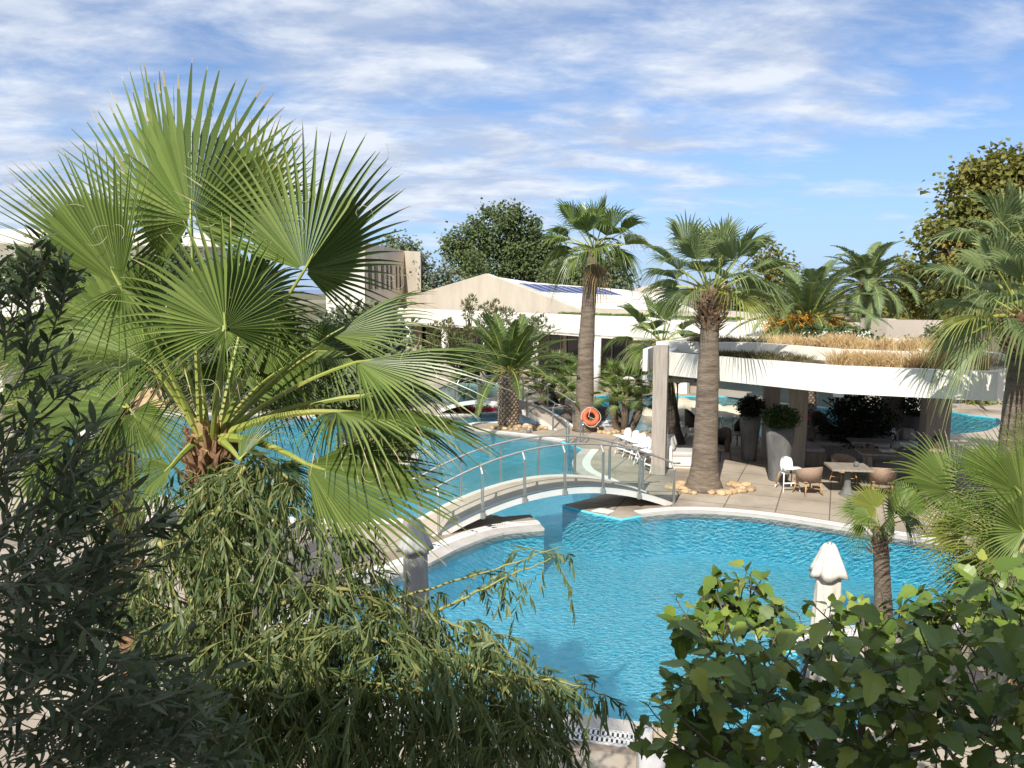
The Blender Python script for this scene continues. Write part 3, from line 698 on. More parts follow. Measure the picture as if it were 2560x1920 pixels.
for s, wd in ((.10, .55), (.24, .55), (.40, .45), (.52, .25), (.62, .25), (.76, .18), (.86, .18)):
    c = V(tp[0]) + ea * La * s + qa * .03; mb = MB(); mb.box((c.x, c.y, 6.45), (wd, .08, 1.9), math.atan2(ea.y, ea.x)); mb.build('window', M['glass_dark'], tow)
mb = MB(); a, b = W(838, 662, 56.5), W(911, 665, 57.5); wall_line(mb, [(a.x, a.y), (b.x, b.y)], 0, a.z, 3); mb.build('side_wing', M['plaster'], tow)
# white two-storey block at the left
lb = thing('white_building', 'white two storey building with a deep roof band and shaded windows at the left edge', 'building', (-22, 39, 0))
a, b, c = W(-260, 572, 36.5), W(405, 585, 39.5), W(560, 592, 40.5)
mb = MB(); wall_line(mb, [(a.x, a.y), (b.x, b.y), (c.x, c.y)], 7.6, 8.28, 6); mb.build('roof_band', M['plaster'], lb)
mb = MB(); wall_line(mb, [(a.x, a.y + 1.6), (b.x, b.y + 1.6), (c.x, c.y + 1.6)], 0, 7.61, 4); mb.build('wall', M['plaster'], lb)
for u0, u1 in ((-200, -60), (-40, 60), (66, 122), (180, 300), (330, 400)):
    p, q_ = W(u0, 640, 38.4 + (u0 + 260) / 665 * 3), W(u1, 640, 38.4 + (u1 + 260) / 665 * 3)
    mb = MB(); wall_line(mb, [(p.x, p.y - .4), (q_.x, q_.y - .4)], 6.4, 7.5, .1); mb.build('window', M['glass_dark'], lb)
mb = MB(); p, q_ = W(-260, 720, 33.6), W(330, 725, 36); wall_line(mb, [(p.x, p.y), (q_.x, q_.y)], 4.15, 5.42, 4.4); mb.build('balcony', M['plaster'], lb)
for u in (-200, -60, 90, 230):
    mb = MB(); p = W(u, 700, 34.9 + (u + 260) / 590 * 2.2); mb.box((p.x, p.y + .4, 2.08), (.4, .4, 4.15)); mb.build('pillar', M['plaster'], lb)
# the hotel the view is taken from: unseen, roof edge stepped to shape the shade on the near planting
hz = 6.4
own = MB(); own.box((15.6, -1.2, hz + .2), (33, 2.9, .4)); own.box((-16.4, -1.2, hz - .38), (31, 2.9, .4)); own.box((0, -2.5, 3.6), (64, .3, 7.1)); own.box((0, -1.3, 3.5), (64, 2.0, .2))
setp(own.build('wall', M['plaster'], None, False, (0, -2, 0)), kind='structure')
# ochre masonry wall and white walls across the left pool
mb = MB(); a, b = G(330, 1018), G(500, 1016); wall_line(mb, [(a.x, a.y), (b.x, b.y)], 0, .95, .5); single(mb, 'stone_wall', M['stone_wall'], 'low ochre stone wall by the far left pool edge', 'wall', a)
mb = MB(); a, b = G(20, 1046), G(120, 1043); wall_line(mb, [(a.x, a.y), (b.x, b.y)], 0, .9, .6); single(mb, 'white_wall', M['plaster'], 'low white garden wall at the far left of the pool', 'wall', a)
mb = MB(); g = G(235, 1112); mb.lathe([(.55, 0), (.5, 1.05), (.42, 1.1)], g, 20); single(mb, 'white_bollard', M['plaster'], 'rounded white plaster block standing on the left pool deck', 'pedestal', g, smooth=True)
mb = MB(); g = G(352, 1312)
for k in range(4): mb.rbox((g.x + .02 * k, g.y + .1 * k, .06 + .13 * k), (1.0 - .06 * k, .7, .12), R(12), .05)
single(mb, 'stone_steps', M['coping'], 'grey stepped stone block on the left deck under the palms', 'steps', g)
# ------------------------------------------------------------------ palms and foliage
ZUP = V((0, 0, 1))
def ortho(n, a):
    n = n - a * n.dot(a); return n.normalized() if n.length > 1e-5 else a.orthogonal().normalized()
def rv(s=1.0): return V((U(-s, s), U(-s, s), U(-s, s)))
def bez(p0, p1, p2, n=8): return [p0 * (1 - t) ** 2 + p1 * (2 * t * (1 - t)) + p2 * t * t for t in [k / n for k in range(n + 1)]]
def fan_blade(mb, hub, axis, nrm, Rr, nseg=46, spread=2.45, fuse=.55, droop=.16, fold=.22, curl=.12, m=0, ratio=.72, hang=0.0, tipw=.66, backhang=.0, rings=None, pleat=1.05, tip=None):
    a = axis.normalized(); n = ortho(nrm, a); s = a.cross(n)
    dth = spread / nseg * 1.10
    for i in range(nseg):
        th = -spread + 2 * spread * (i + .5) / nseg; q = abs(th) / spread
        Ln = Rr * (1 - (1 - ratio) * q ** 1.3) * U(.93, 1.05); rf = Rr * fuse * (1 - .62 * q ** 1.7)
        d = a * math.cos(th) + s * math.sin(th); p = s * math.cos(th) - a * math.sin(th)
        rr = rings or (.03, .35, .7, 1.0, 1.22, 1.45, 1.7)
        rs = [Rr * .03, rf * .5, rf] + [rf + (Ln - rf) * t for t in (.25, .5, .75, .93, 1.0)]
        tw = U(-.45, .45); dr = droop * U(.4, 1.7) * (1 + 2.2 * backhang * q * q); hg = hang * U(.5, 1.3); side = U(-.05, .05)
        vs = []
        for r in rs:
            t = max(0, (r - rf) / (Ln - rf))
            w = (r if r <= rf else rf) * math.tan(dth) * ((1 - t) ** tipw * (1 - .24 * min(1, t * 3)) if t < 1 else 0)
            if t > .92: w = max(w, .0012)
            c = hub + d * r + n * (fold * abs(math.sin(th)) * r + .06 * r) - ZUP * (curl * r * r / Rr + dr * Rr * t * t) + p * (side * t * Rr * .5)
            if hg: c -= ZUP * (hg * Rr * t ** 1.5 * .5); c -= d * (hg * .35 * (Ln - rf) * t * t)
            e = p * math.cos(tw * t) + n * math.sin(tw * t); up = n * (w * pleat)
            vs += [c - e * w + up, c - up * .2, c + e * w + up]
        fs = []
        for k in range(len(rs) - 1):
            b = k * 3; fs += [(b, b + 1, b + 4, b + 3), (b + 1, b + 2, b + 5, b + 4)]
        if tip is None: mb.add(vs, fs, m)
        else:
            c_ = 4 if U(0, 1) < .22 else 2; b0 = len(mb.v); mb.add(vs, fs[:-c_], m)
            for f in fs[-c_:]: mb.f.append(tuple(b0 + i for i in f)); mb.m.append(tip)
def fan_frond(root, start, hub, axis, nrm, Rr, mats, prad=.02, nseg=46, sag=.0, pm=1, **kw):
    mb = MB(); fan_blade(mb, hub, axis, nrm, Rr, nseg, tip=2 if len(mats) > 2 else None, **kw)
    mid = (start + hub) / 2 + ZUP * sag
    pts = bez(start, mid, hub, 6) + [hub + axis.normalized() * Rr * .12]
    mb.tube(pts, [prad * (1.9 - 1.2 * k / 7) for k in range(8)], 6, pm, flat=.6)
    return mb.build('frond', mats, root, smooth=False)
def trunk_mesh(mb, base, top, r0, r1, n=18, K=60, flare=1.25, wob=.07, seed=0, bend=V((0, 0, 0)), rough=.045, m=0, head=1.0):
    loops = []
    for k in range(K + 1):
        t = k / K; c = base.lerp(top, t) + bend * (4 * t * (1 - t)); r = r0 + (r1 - r0) * t
        r *= 1 + (flare - 1) * max(0, 1 - t * 6) ** 2 + (head - 1) * max(0, (t - .9) * 10)
        r *= 1 + wob * noise.noise(V((seed, 0, t * 9)))
        loops.append([c + V((math.cos(q), math.sin(q), 0)) * r * (1 + rough * noise.noise(V((math.cos(q) * 2, math.sin(q) * 2, t * 40 + seed)))) for q in [2 * PI * j / n for j in range(n)]])
    mb.loft(loops, m, True, True)
def thatch(mb, c0, c1, r0, r1, n, ln=.2, wd=.05, m=0, up=.8, out=.75):
    # old leaf bases standing out around a trunk
    for i in range(n):
        t = (i + U(0, 1)) / n; q = i * 2.39996 + U(-.2, .2); c = c0.lerp(c1, t); r = r0 + (r1 - r0) * t
        o = V((math.cos(q), math.sin(q), 0)); tg = V((-o.y, o.x, 0)); d = (o * out * U(.6, 1.3) + ZUP * up * U(.4, 1.2)).normalized()
        L_ = ln * U(.6, 1.25); b = c + o * r * .9; w_ = wd * U(.7, 1.2)
        mid = b + d * L_ * .6; tip = b + d * L_ + o * L_ * U(-.1, .3) + tg * U(-.03, .03)
        vs = [b - tg * w_, b + tg * w_, b + o * .03, mid - tg * w_ * .7, mid + tg * w_ * .7, mid + o * .025, tip - tg * w_ * .35, tip + tg * w_ * .35]
        mb.add(vs, [(0, 2, 5, 3), (2, 1, 4, 5), (3, 5, 6), (5, 4, 7), (5, 7, 6), (0, 3, 4, 1), (3, 6, 7, 4)], m)
def auto_fan_palm(name, label, base, top, r0, r1, nf, Rr, pet, seed, group=None, mats=None, elmax=82, elmin=-42, bend=V((0, 0, 0)), bark='bark_fan', dead=0, nseg=30, yellow=.0, droop=.28, flare=1.3, thatch_len=0, cat='palm tree', hang=.15, fthatch=.18, light=1):
    rnd.seed(seed)
    root = thing(name, label, cat, base, 0, group)
    mb = MB(); trunk_mesh(mb, base, top, r0, r1, flare=flare, seed=seed, bend=bend); mb.build('trunk', M[bark], root, smooth=True)
    if thatch_len:
        mb = MB(); d = (top - base).normalized(); thatch(mb, top - d * thatch_len, top + d * .05, r1 * 1.25, r1 * 1.75, int(170 * thatch_len) + 30, fthatch, .06); mb.build('leaf_bases', M['bark_thatch'], root)
    mats = mats or [M['fan'], M['petiole']]
    for i in range(nf):
        f = (i + .5) / nf; el = R(elmax + (elmin - elmax) * f ** .9) ; az = i * 2.39996 + U(-.25, .25)
        d = V((math.cos(az) * math.cos(el), math.sin(az) * math.cos(el), math.sin(el))); pl = pet * U(.8, 1.15) * (.75 + .45 * math.sin(PI * min(1, f + .2)))
        hub = top + V((math.cos(az), math.sin(az), 0)) * r1 * .5 + d * pl - ZUP * pl * .10
        ax = (d - ZUP * (.05 + .30 * f)).normalized(); nr = (ZUP + d * .15 + rv(.25))
        if el > R(55): nr = V((-math.cos(az), -math.sin(az), .6)) + rv(.3)
        mm = mats if U(0, 1) > yellow or f < .5 else [M['fan_yellow'], M['petiole']]
        fan_frond(root, top + V((math.cos(az), math.sin(az), 0)) * r1 * .4, hub, ax, nr, Rr * U(.88, 1.1), mm, .014 * Rr + .006, nseg, .08 * pet, spread=U(1.3, 1.9), droop=droop * (.35 + f), fold=U(.3, .6), curl=.06 + .16 * f, hang=hang * f * 1.6, fuse=U(.42, .55))
    for i in range(dead):
        az = U(0, 2 * PI); d = V((math.cos(az) * .45, math.sin(az) * .45, -.9)).normalized(); hub = top + V((math.cos(az), math.sin(az), 0)) * r1 - ZUP * .1 + d * pet * .5
        fan_frond(root, top - ZUP * .1, hub, (d - ZUP * .5).normalized(), V((math.cos(az), math.sin(az), .4)), Rr * .85, [M['fan_dry'], M['petiole_orange']], .012, 20, 0, spread=1.2, droop=.3, fold=.5, hang=.4)
    return root
def date_frond(root, start, az, el, Ln, mats, bend=1.3, nl=46, lw=.022, ll=.42, twist=0.0, nm='frond', vee=.35):
    mb = MB(); K = 14; P = [start]; T = []; e = el
    h = V((math.cos(az), math.sin(az), 0)); sd = V((-h.y, h.x, 0))
    for k in range(K):
        t = h * math.cos(e) + ZUP * math.sin(e); T.append(t); P.append(P[-1] + t * Ln / K); e -= bend / K * (.5 + 1.1 * k / K)
    T.append(T[-1])
    mb.tube(P, [.028 * Ln / 2.2 * (1 - .88 * k / K) + .002 for k in range(K + 1)], 5, 1)
    for j in range(nl):
        s = .14 + .86 * (j + .5) / nl; x = s * K; k = min(K - 1, int(x)); p = P[k].lerp(P[k + 1], x - k); t = T[k].lerp(T[k + 1], x - k).normalized(); n = sd.cross(t) if sd.cross(t).z > 0 else -sd.cross(t)
        l = ll * (math.sin(PI * min(1, s * .82 + .14)) ** .8) * U(.9, 1.1)
        for g in (-1, 1):
            d = (t * (.55 + .35 * s) + sd * g * .85 + n * (vee + U(-.12, .12)) - ZUP * .05).normalized(); wv = t * lw * U(.8, 1.2) * .5 + n * .006
            m_ = p + d * l * .5; tip = p + d * l - ZUP * l * .16 * U(.4, 1.6)
            mb.add([p - wv * .6, p + wv * .6, m_ + wv, tip, m_ - wv], [(0, 1, 2, 4), (4, 2, 3)], 0)
    return mb.build(nm, mats, root)
def date_palm(name, label, base, top, r0, r1, nf, Ln, seed, elmax=84, elmin=-12, bend=1.35, mats=None, fruit=0, scale_trunk=True, nl=44, ll=.42, lw=.024, cat='palm tree', group=None):
    rnd.seed(seed); root = thing(name, label, cat, base, 0, group)
    mb = MB(); trunk_mesh(mb, base, top, r0, r1, flare=1.0, seed=seed, head=1.1); mb.build('trunk', M['bark_dark'] if scale_trunk else M['bark_fan'], root, smooth=True)
    if scale_trunk:
        mb = MB(); H = (top - base).length; rows = int(H / .105)
        for k in range(rows):
            t = (k + .5) / rows; c = base.lerp(top, t); r = r0 + (r1 - r0) * t; nn = 13
            for j in range(nn):
                q = 2 * PI * (j + .5 * (k % 2)) / nn; o = V((math.cos(q), math.sin(q), 0)); tg = V((-o.y, o.x, 0)); w_ = r * PI / nn * .86; hh = .083
                b = c + o * (r + .006); out = .045 * U(.6, 1.25)
                vs = [b - tg * w_, b - ZUP * hh, b + tg * w_, b + ZUP * hh * .9, b + o * out + ZUP * hh * .35 - tg * w_ * .4, b + o * out + ZUP * hh * .35 + tg * w_ * .4, b + o * out * .9 - ZUP * hh * .1]
                mb.add(vs, [(0, 1, 6, 4), (1, 2, 5, 6), (4, 6, 5), (0, 4, 3), (4, 5, 3), (5, 2, 3)])
        mb.build('leaf_scars', M['bark_scale'], root)
        mb = MB(); thatch(mb, top - ZUP * .35, top + ZUP * .15, r1, r1 * .9, 46, .34, .05); mb.build('leaf_bases', M['bark_thatch'], root)
    mats = mats or [M['date'], M['petiole']]
    for i in range(nf):
        f = (i + .5) / nf; el = R(elmax + (elmin - elmax) * f ** 1.05); az = i * 2.39996 + U(-.3, .3)
        date_frond(root, top + V((math.cos(az), math.sin(az), 0)) * r1 * .45 + ZUP * .1 * (1 - f), az, el, Ln * U(.85, 1.1) * (.8 + .25 * f), mats, bend * U(.8, 1.2) * (.75 + .5 * f), nl, lw, ll)
    for i in range(fruit):
        az = -PI / 2 + (i / (fruit - 1) - .5) * 4.2 + U(-.15, .15); h = V((math.cos(az), math.sin(az), 0)); mb = MB()
        s0 = top + h * r1 * .5; kn = s0 + h * .8 + ZUP * U(-.1, .3)
        mb.tube(bez(s0, s0 + h * .3 + ZUP * .4, kn, 5), .02, 5)
        for q in range(60):
            d = (h * U(.1, .9) + rv(.5) - ZUP * U(.3, 1.1)); l = U(.45, .95); e_ = kn + d.normalized() * l - ZUP * .1
            mb.tube([kn, (kn + e_) / 2 + rv(.05), e_], [.010, .012, .010], 4)
            for z in range(4):
                c = kn.lerp(e_, U(.3, 1)) + rv(.03); mb.lathe([(0.001, -.022), (.034, 0), (.001, .03)], c, 5, 0, False)
        mb.build('fruit_cluster', M['fruit'], root)
    return root
def leaf_quad(mb, p, d, n, l, w, m=0, bendk=.12):
    s = d.cross(n); s = s.normalized() if s.length > 1e-5 else d.orthogonal().normalized(); n2 = s.cross(d)
    a = p + d * l * .38; t = p + d * l - n2 * l * bendk
    mb.add([p, a + s * w + n2 * w * .35, a + n2 * .0, a - s * w + n2 * w * .35, t], [(0, 2, 1), (0, 3, 2), (1, 2, 4), (2, 3, 4)], m)
def lance_leaf(mb, p, d, n, l, w, m=0, curve=.15):
    s = d.cross(n); s = s.normalized() if s.length > 1e-5 else d.orthogonal().normalized(); n2 = s.cross(d).normalized()
    vs = []
    for t, k in ((.0, .18), (.25, .8), (.5, 1.0), (.75, .66)):
        c = p + d * l * t - n2 * curve * l * t * t
        vs += [c - s * w * k + n2 * w * k * .3, c + s * w * k + n2 * w * k * .3]
    vs.append(p + d * l - n2 * curve * l)
    mb.add(vs, [(0, 1, 3, 2), (2, 3, 5, 4), (4, 5, 7, 6), (6, 7, 8)], m)
def crown_leaves(mb, blobs, count, ls, aspect=.45, shell=.55, drop=.3, m=0):
    # blobs: (centre, (rx, ry, rz)); leaves gather in clumps through each blob
    tot = sum(b[1][0] * b[1][1] * b[1][2] for b in blobs) 
    for c, r in blobs:
        nb = max(8, int(count * (r[0] * r[1] * r[2]) ** .75 / sum((b[1][0] * b[1][1] * b[1][2]) ** .75 for b in blobs)))
        ncl = max(3, int(nb / 26))
        for k in range(ncl):
            d = V((rnd.gauss(0, 1), rnd.gauss(0, 1), rnd.gauss(0, 1))).normalized(); rad = shell + (1 - shell) * U(0, 1) ** .6
            cc = V(c) + V((d.x * r[0], d.y * r[1], d.z * r[2])) * rad; cs = ls * U(1.6, 3.0)
            for j in range(26):
                e = V((rnd.gauss(0, 1), rnd.gauss(0, 1), rnd.gauss(0, .75))) * .55; p = cc + e * cs
                dd = (d * .5 + e * .5 + rv(.7) - ZUP * drop).normalized(); nn = (d * .5 + ZUP * .7 + rv(.8)).normalized(); l = ls * U(.7, 1.3)
                leaf_quad(mb, p, dd, nn, l, l * aspect)
def broad_tree(name, label, base, blobs, count, ls, mats, seed, r0=.3, group=None, limbs=True, cat='tree', shell=.5, aspect=.45, drop=.3, trunk_name='trunk', fork=.45):
    rnd.seed(seed); root = thing(name, label, cat, base, 0, group)
    mb = MB(); cm = V((0, 0, 0))
    for c, r in blobs: cm += V(c)
    cm /= len(blobs); fk = V(base).lerp(cm, fork)
    mb.tube(bez(V(base), V(base).lerp(fk, .5) + rv(.1), fk, 6), [r0 * (1.25 - .09 * k) for k in range(7)], 9)
    for c, r in blobs:
        c = V(c); mb.tube(bez(fk - ZUP * .2, fk.lerp(c, .5) + rv(.3), c, 6), [r0 * .5 * (1 - .13 * k) for k in range(7)], 6)
        for k in range(4):
            e = c + V((U(-1, 1) * r[0], U(-1, 1) * r[1], U(-.5, 1) * r[2])) * .8; mb.tube([fk.lerp(c, .7), (c + e) / 2 + rv(.1 * r[0]), e], [r0 * .2, r0 * .13, r0 * .05], 4)
    mb.build(trunk_name, M['bark_tree'], root, smooth=True)
    mb = MB(); crown_leaves(mb, blobs, count, ls, aspect, shell, drop); mb.build('crown', mats, root)
    return root
def bush(name, label, base, blobs, count, ls, mat, seed, group=None, cat='shrub', shell=.6, aspect=.45):
    rnd.seed(seed); root = thing(name, label, cat, base, 0, group); base = V(base)
    mb = MB()
    for c, r in blobs:
        for k in range(3): mb.tube([base + V((U(-.1, .1), U(-.1, .1), 0)), (base + V(c)) / 2 + rv(.08), V(c) + V((U(-1, 1) * r[0], U(-1, 1) * r[1], U(-.3, .6) * r[2])) * .6], [.03, .02, .008], 5)
    mb.build('stem', M['bark_tree'], root)
    mb = MB(); crown_leaves(mb, blobs, count, ls, aspect, shell, .1); mb.build('foliage', M[mat], root)
    return root
def pxblobs(lst, d, flat=.8):
    # (u, v, ru, rv[, d]) in photo pixels -> ellipsoids
    o = []
    for b in lst:
        dd = b[4] if len(b) > 4 else d; c = W(b[0], b[1], dd); k = dd / F; o.append((c, (b[2] * k, max(b[2], b[3]) * k * flat, b[3] * k)))
    return o
# ---- the big fan palm at the left
rnd.seed(11); KB = .61
bc = W(528, 1108, 7.2 * KB); bb = V((bc.x - .03, bc.y + .05, 0))
big = thing('fan_palm', 'large bright green fan palm with huge spread fronds rising high above the left pool', 'palm tree', bb)
mb = MB(); trunk_mesh(mb, bb, bc - ZUP * .03, .15, .10, flare=1.2, seed=2, rough=.12); mb.build('trunk', M['fibre'], big)
mb = MB(); thatch(mb, V((bc.x, bc.y, bc.z - 1.5)), bc + ZUP * .01, .12, .09, 330, .15, .022, up=.9, out=.5); mb.build('leaf_bases', M['fibre'], big)
mb = MB(); thatch(mb, bc - ZUP * .07, bc + ZUP * .07, .08, .045, 24, .12, .033, up=1.2, out=.4); mb.build('fresh_leaf_bases', M['petiole_orange'], big)
# hub (u, v, d), tip (u, v, d), normal hint (right, toward camera, up), options
FR = [
    ((478, 551, 7.2), (470, 152, 7.6), (-.30, 1, .30), dict(nseg=50, spread=2.4, fuse=.52, fold=-.28, droop=.02, curl=.01, ratio=.46)),
    ((450, 620, 7.9), (345, 200, 8.7), (-.6, 1, .5), dict(nseg=24, spread=.62, fuse=.58, fold=.5, droop=.02, curl=.01)),
    ((590, 600, 8.2), (668, 285, 8.7), (.25, 1, .1), dict(nseg=34, spread=.85, fuse=.6, fold=.3, droop=.02, curl=.01, mat='fan_yellow')),
    ((760, 677, 7.0), (950, 330, 7.35), (.62, 1, -.05), dict(nseg=46, spread=1.75, fuse=.48, fold=-.75, droop=.04, curl=.02, ratio=.78)),
    ((301, 713, 6.9), (110, 375, 7.2), (.35, 1, .35), dict(nseg=36, spread=.78, fuse=.56, fold=.35, droop=.03, curl=.01)),
    ((301, 713, 6.9), (75, 480, 7.4), (.5, .6, .9), dict(nseg=14, spread=.34, fuse=.55, fold=.4, droop=.03, curl=.02, nopet=1)),
    ((304, 720, 6.85), (296, 970, 6.7), (.2, 1, .3), dict(nseg=15, spread=1.2, fuse=.20, fold=.3, droop=.12, curl=.02, nopet=1)),
    ((564, 821, 6.3), (535, 495, 6.5), (.50, 1, .22), dict(nseg=46, spread=2.15, fuse=.48, fold=-.72, droop=.08, curl=.03, ratio=.80, backhang=.6)),
    ((564, 826, 6.25), (560, 1000, 6.1), (0, 1, .4), dict(nseg=17, spread=1.15, fuse=.18, fold=.3, droop=.10, curl=.02, nopet=1)),
    ((826, 838, 7.6), (1090, 690, 8.0), (.3, .1, .9), dict(nseg=40, spread=1.2, fuse=.5, fold=-.5, droop=.1, curl=.08)),
    ((892, 905, 7.0), (1275, 862, 7.3), (0, .15, .95), dict(nseg=46, spread=1.6, fuse=.46, fold=-.4, droop=.10, curl=.05)),
    ((841, 1029, 6.7), (1265, 1055, 7.0), (.0, -.22, .95), dict(nseg=46, spread=2.0, fuse=.44, fold=-.3, droop=.12, curl=.05, hang=.05, ratio=.6)),
    ((765, 1160, 6.4), (1160, 1295, 6.35), (.05, .75, .75), dict(nseg=40, spread=1.0, fuse=.58, fold=-.35, droop=.05, curl=.02)),
    ((345, 860, 7.9), (150, 640, 8.5), (-.2, .9, .6), dict(nseg=36, spread=1.5, fuse=.5, fold=.4, droop=.15, curl=.1)),
    ((372, 905, 7.1), (60, 790, 7.3), (-.1, .45, 1), dict(nseg=46, spread=1.7, fuse=.52, fold=.4, droop=.2, curl=.1)),
    ((680, 940, 7.9), (880, 800, 8.5), (0, .9, .5), dict(nseg=40, spread=2.2, fuse=.40, fold=.4, droop=.25, curl=.12, hang=.3)),
    ((640, 860, 8.2), (740, 690, 8.9), (0, 1, .3), dict(nseg=40, spread=2.3, fuse=.40, fold=.4, droop=.25, curl=.12, hang=.2)),
    ((470, 870, 8.2), (390, 680, 8.9), (0, 1, .3), dict(nseg=40, spread=2.3, fuse=.40, fold=.4, droop=.25, curl=.12, hang=.2)),
    ((430, 1165, 6.8), (290, 1290, 6.7), (0, .6, .8), dict(nseg=36, spread=1.3, fuse=.40, fold=.4, droop=.3, curl=.1, hang=.4)),
    ((690, 1170, 7.6), (810, 1260, 7.8), (0, .6, .8), dict(nseg=30, spread=1.2, fuse=.40, fold=.4, droop=.2, curl=.1, hang=.3)),
    ((640, 985, 7.8), (850, 930, 8.4), (0, .8, .8), dict(nseg=36, spread=2.0, fuse=.40, fold=.4, droop=.35, curl=.14, hang=.4)),
    ((905, 990, 7.3), (1190, 935, 7.7), (0, -.35, .95), dict(nseg=40, spread=1.7, fuse=.42, fold=-.3, droop=.3, curl=.1, hang=.3)),
    ((790, 880, 7.9), (1010, 880, 8.3), (0, .7, .8), dict(nseg=40, spread=2.0, fuse=.4, fold=.4, droop=.35, curl=.14, hang=.5)),
    ((625, 745, 7.7), (700, 560, 8.2), (.3, 1, .2), dict(nseg=40, spread=2.2, fuse=.46, fold=-.6, droop=.1, curl=.05)),
    ((410, 770, 7.7), (385, 600, 8.2), (-.3, 1, .3), dict(nseg=40, spread=2.2, fuse=.46, fold=-.5, droop=.12, curl=.05, hang=.2)),
    ((560, 960, 8.0), (520, 830, 8.6), (0, 1, .3), dict(nseg=40, spread=2.3, fuse=.40, fold=.4, droop=.3, curl=.14, hang=.4)),
    ((230, 800, 8.2), (120, 700, 8.8), (0, .9, .5), dict(nseg=40, spread=2.0, fuse=.40, fold=.4, droop=.3, curl=.14, hang=.3)),
    ((600, 1150, 6.7), (760, 1010, 6.9), (-.6, .4, .3), dict(nseg=30, spread=1.1, fuse=.35, fold=.4, droop=.2, curl=.05)),
]
FR = [((h[0], h[1], h[2] * KB), (t[0], t[1], t[2] * KB), n, k) for h, t, n, k in FR]
def manual_fronds(root, crown, lst, rbase=.10, prad=.022, mats=None):
    for (hu, tu, nh, kw) in lst:
        kw = dict(kw); hub, tip = W(*hu), W(*tu); ax = tip - hub; nr = V((nh[0], -nh[1], nh[2]))
        mm = mats or [M['fan'], M['petiole'], M['dry_tip']]
        if 'mat' in kw: mm = [M[kw.pop('mat')], M['petiole'], M['dry_tip']]
        np_ = kw.pop('nopet', 0); hd = (hub - crown); hdn = V((hd.x, hd.y, 0)); hdn = hdn.normalized() if hdn.length > .01 else V((0, 0, 0))
        st = crown + hdn * rbase if not np_ else hub - ax.normalized() * .02
        fan_frond(root, st, hub, ax, nr, ax.length, mm, prad if not np_ else .004, kw.pop('nseg', 44), .10 * hd.length if not np_ else 0, **kw)
manual_fronds(big, bc + ZUP * .04, FR, .06, .0155)
# pale curled threads that hang off the blades
rnd.seed(5); mb = MB()
for (hu, tu, nh, kw) in FR[:14]:
    hub, tip = W(*hu), W(*tu)
    for k in range(8):
        p = hub.lerp(tip, U(.25, .8)) + rv(.16) - V((0, .04, 0)); d = rv(1).normalized() * .04; pts = [p]
        for q in range(9): d = Matrix.Rotation(U(.1, .75), 3, 'Y') @ d; pts.append(pts[-1] + d * U(.3, .8) - ZUP * .004)
        mb.tube(pts, .0012, 3)
setp(mb.build('leaf_threads', nmat('pale_thread', (.42, .42, .25), None, rough=.8), big), kind='stuff')
# second fan palm behind it
c2 = W(285, 1000, 10.2); b2 = V((c2.x + .1, c2.y, 0))
pal2 = thing('fan_palm', 'smaller fan palm with a shaggy brown trunk half hidden behind the olive branches', 'palm tree', b2)
rnd.seed(21)
mb = MB(); trunk_mesh(mb, b2, c2, .23, .17, seed=4, rough=.14); mb.build('trunk', M['fibre'], pal2)
mb = MB(); thatch(mb, V((c2.x, c2.y, .6)), c2, .22, .17, 420, .22, .035, up=.7, out=.6); mb.build('leaf_bases', M['fibre'], pal2)
FR2 = [
    ((315, 1018, 9.6), (20, 965, 9.7), (.1, .6, .9), dict(nseg=44, spread=1.9, fuse=.56, fold=.3, droop=.12, curl=.08)),
    ((185, 925, 9.6), (60, 800, 9.9), (.4, .8, .5), dict(nseg=40, spread=1.4, fuse=.6, fold=.4, droop=.08, curl=.05)),
    ((330, 1030, 9.4), (470, 1240, 9.2), (0, .9, .5), dict(nseg=36, spread=1.5, fuse=.35, fold=.3, droop=.2, curl=.1)),
    ((150, 1130, 9.2), (260, 1340, 9.0), (.2, 1, .6), dict(nseg=40, spread=1.6, fuse=.62, fold=.2, droop=.15, curl=.05)),
    ((150, 1130, 9.2), (40, 1060, 9.4), (.1, .9, .7), dict(nseg=36, spread=1.5, fuse=.6, fold=.2, droop=.1, curl=.05, nopet=1)),
    ((400, 960, 10.4), (520, 860, 10.8), (0, .9, .6), dict(nseg=36, spread=2.0, fuse=.45, fold=.3, droop=.25, curl=.1)),
    ((255, 880, 10.4), (200, 720, 10.9), (0, 1, .4), dict(nseg=36, spread=2.2, fuse=.45, fold=.3, droop=.2, curl=.1)),
    ((120, 1010, 10.6), (-40, 940, 10.9), (0, .7, .8), dict(nseg=36, spread=2.0, fuse=.45, fold=.3, droop=.25, curl=.1)),
    ((90, 880, 10.8), (-60, 790, 11.2), (0, .8, .7), dict(nseg=36, spread=2.0, fuse=.45, fold=.3, droop=.25, curl=.1)),
]
manual_fronds(pal2, c2, FR2, .1, .018)
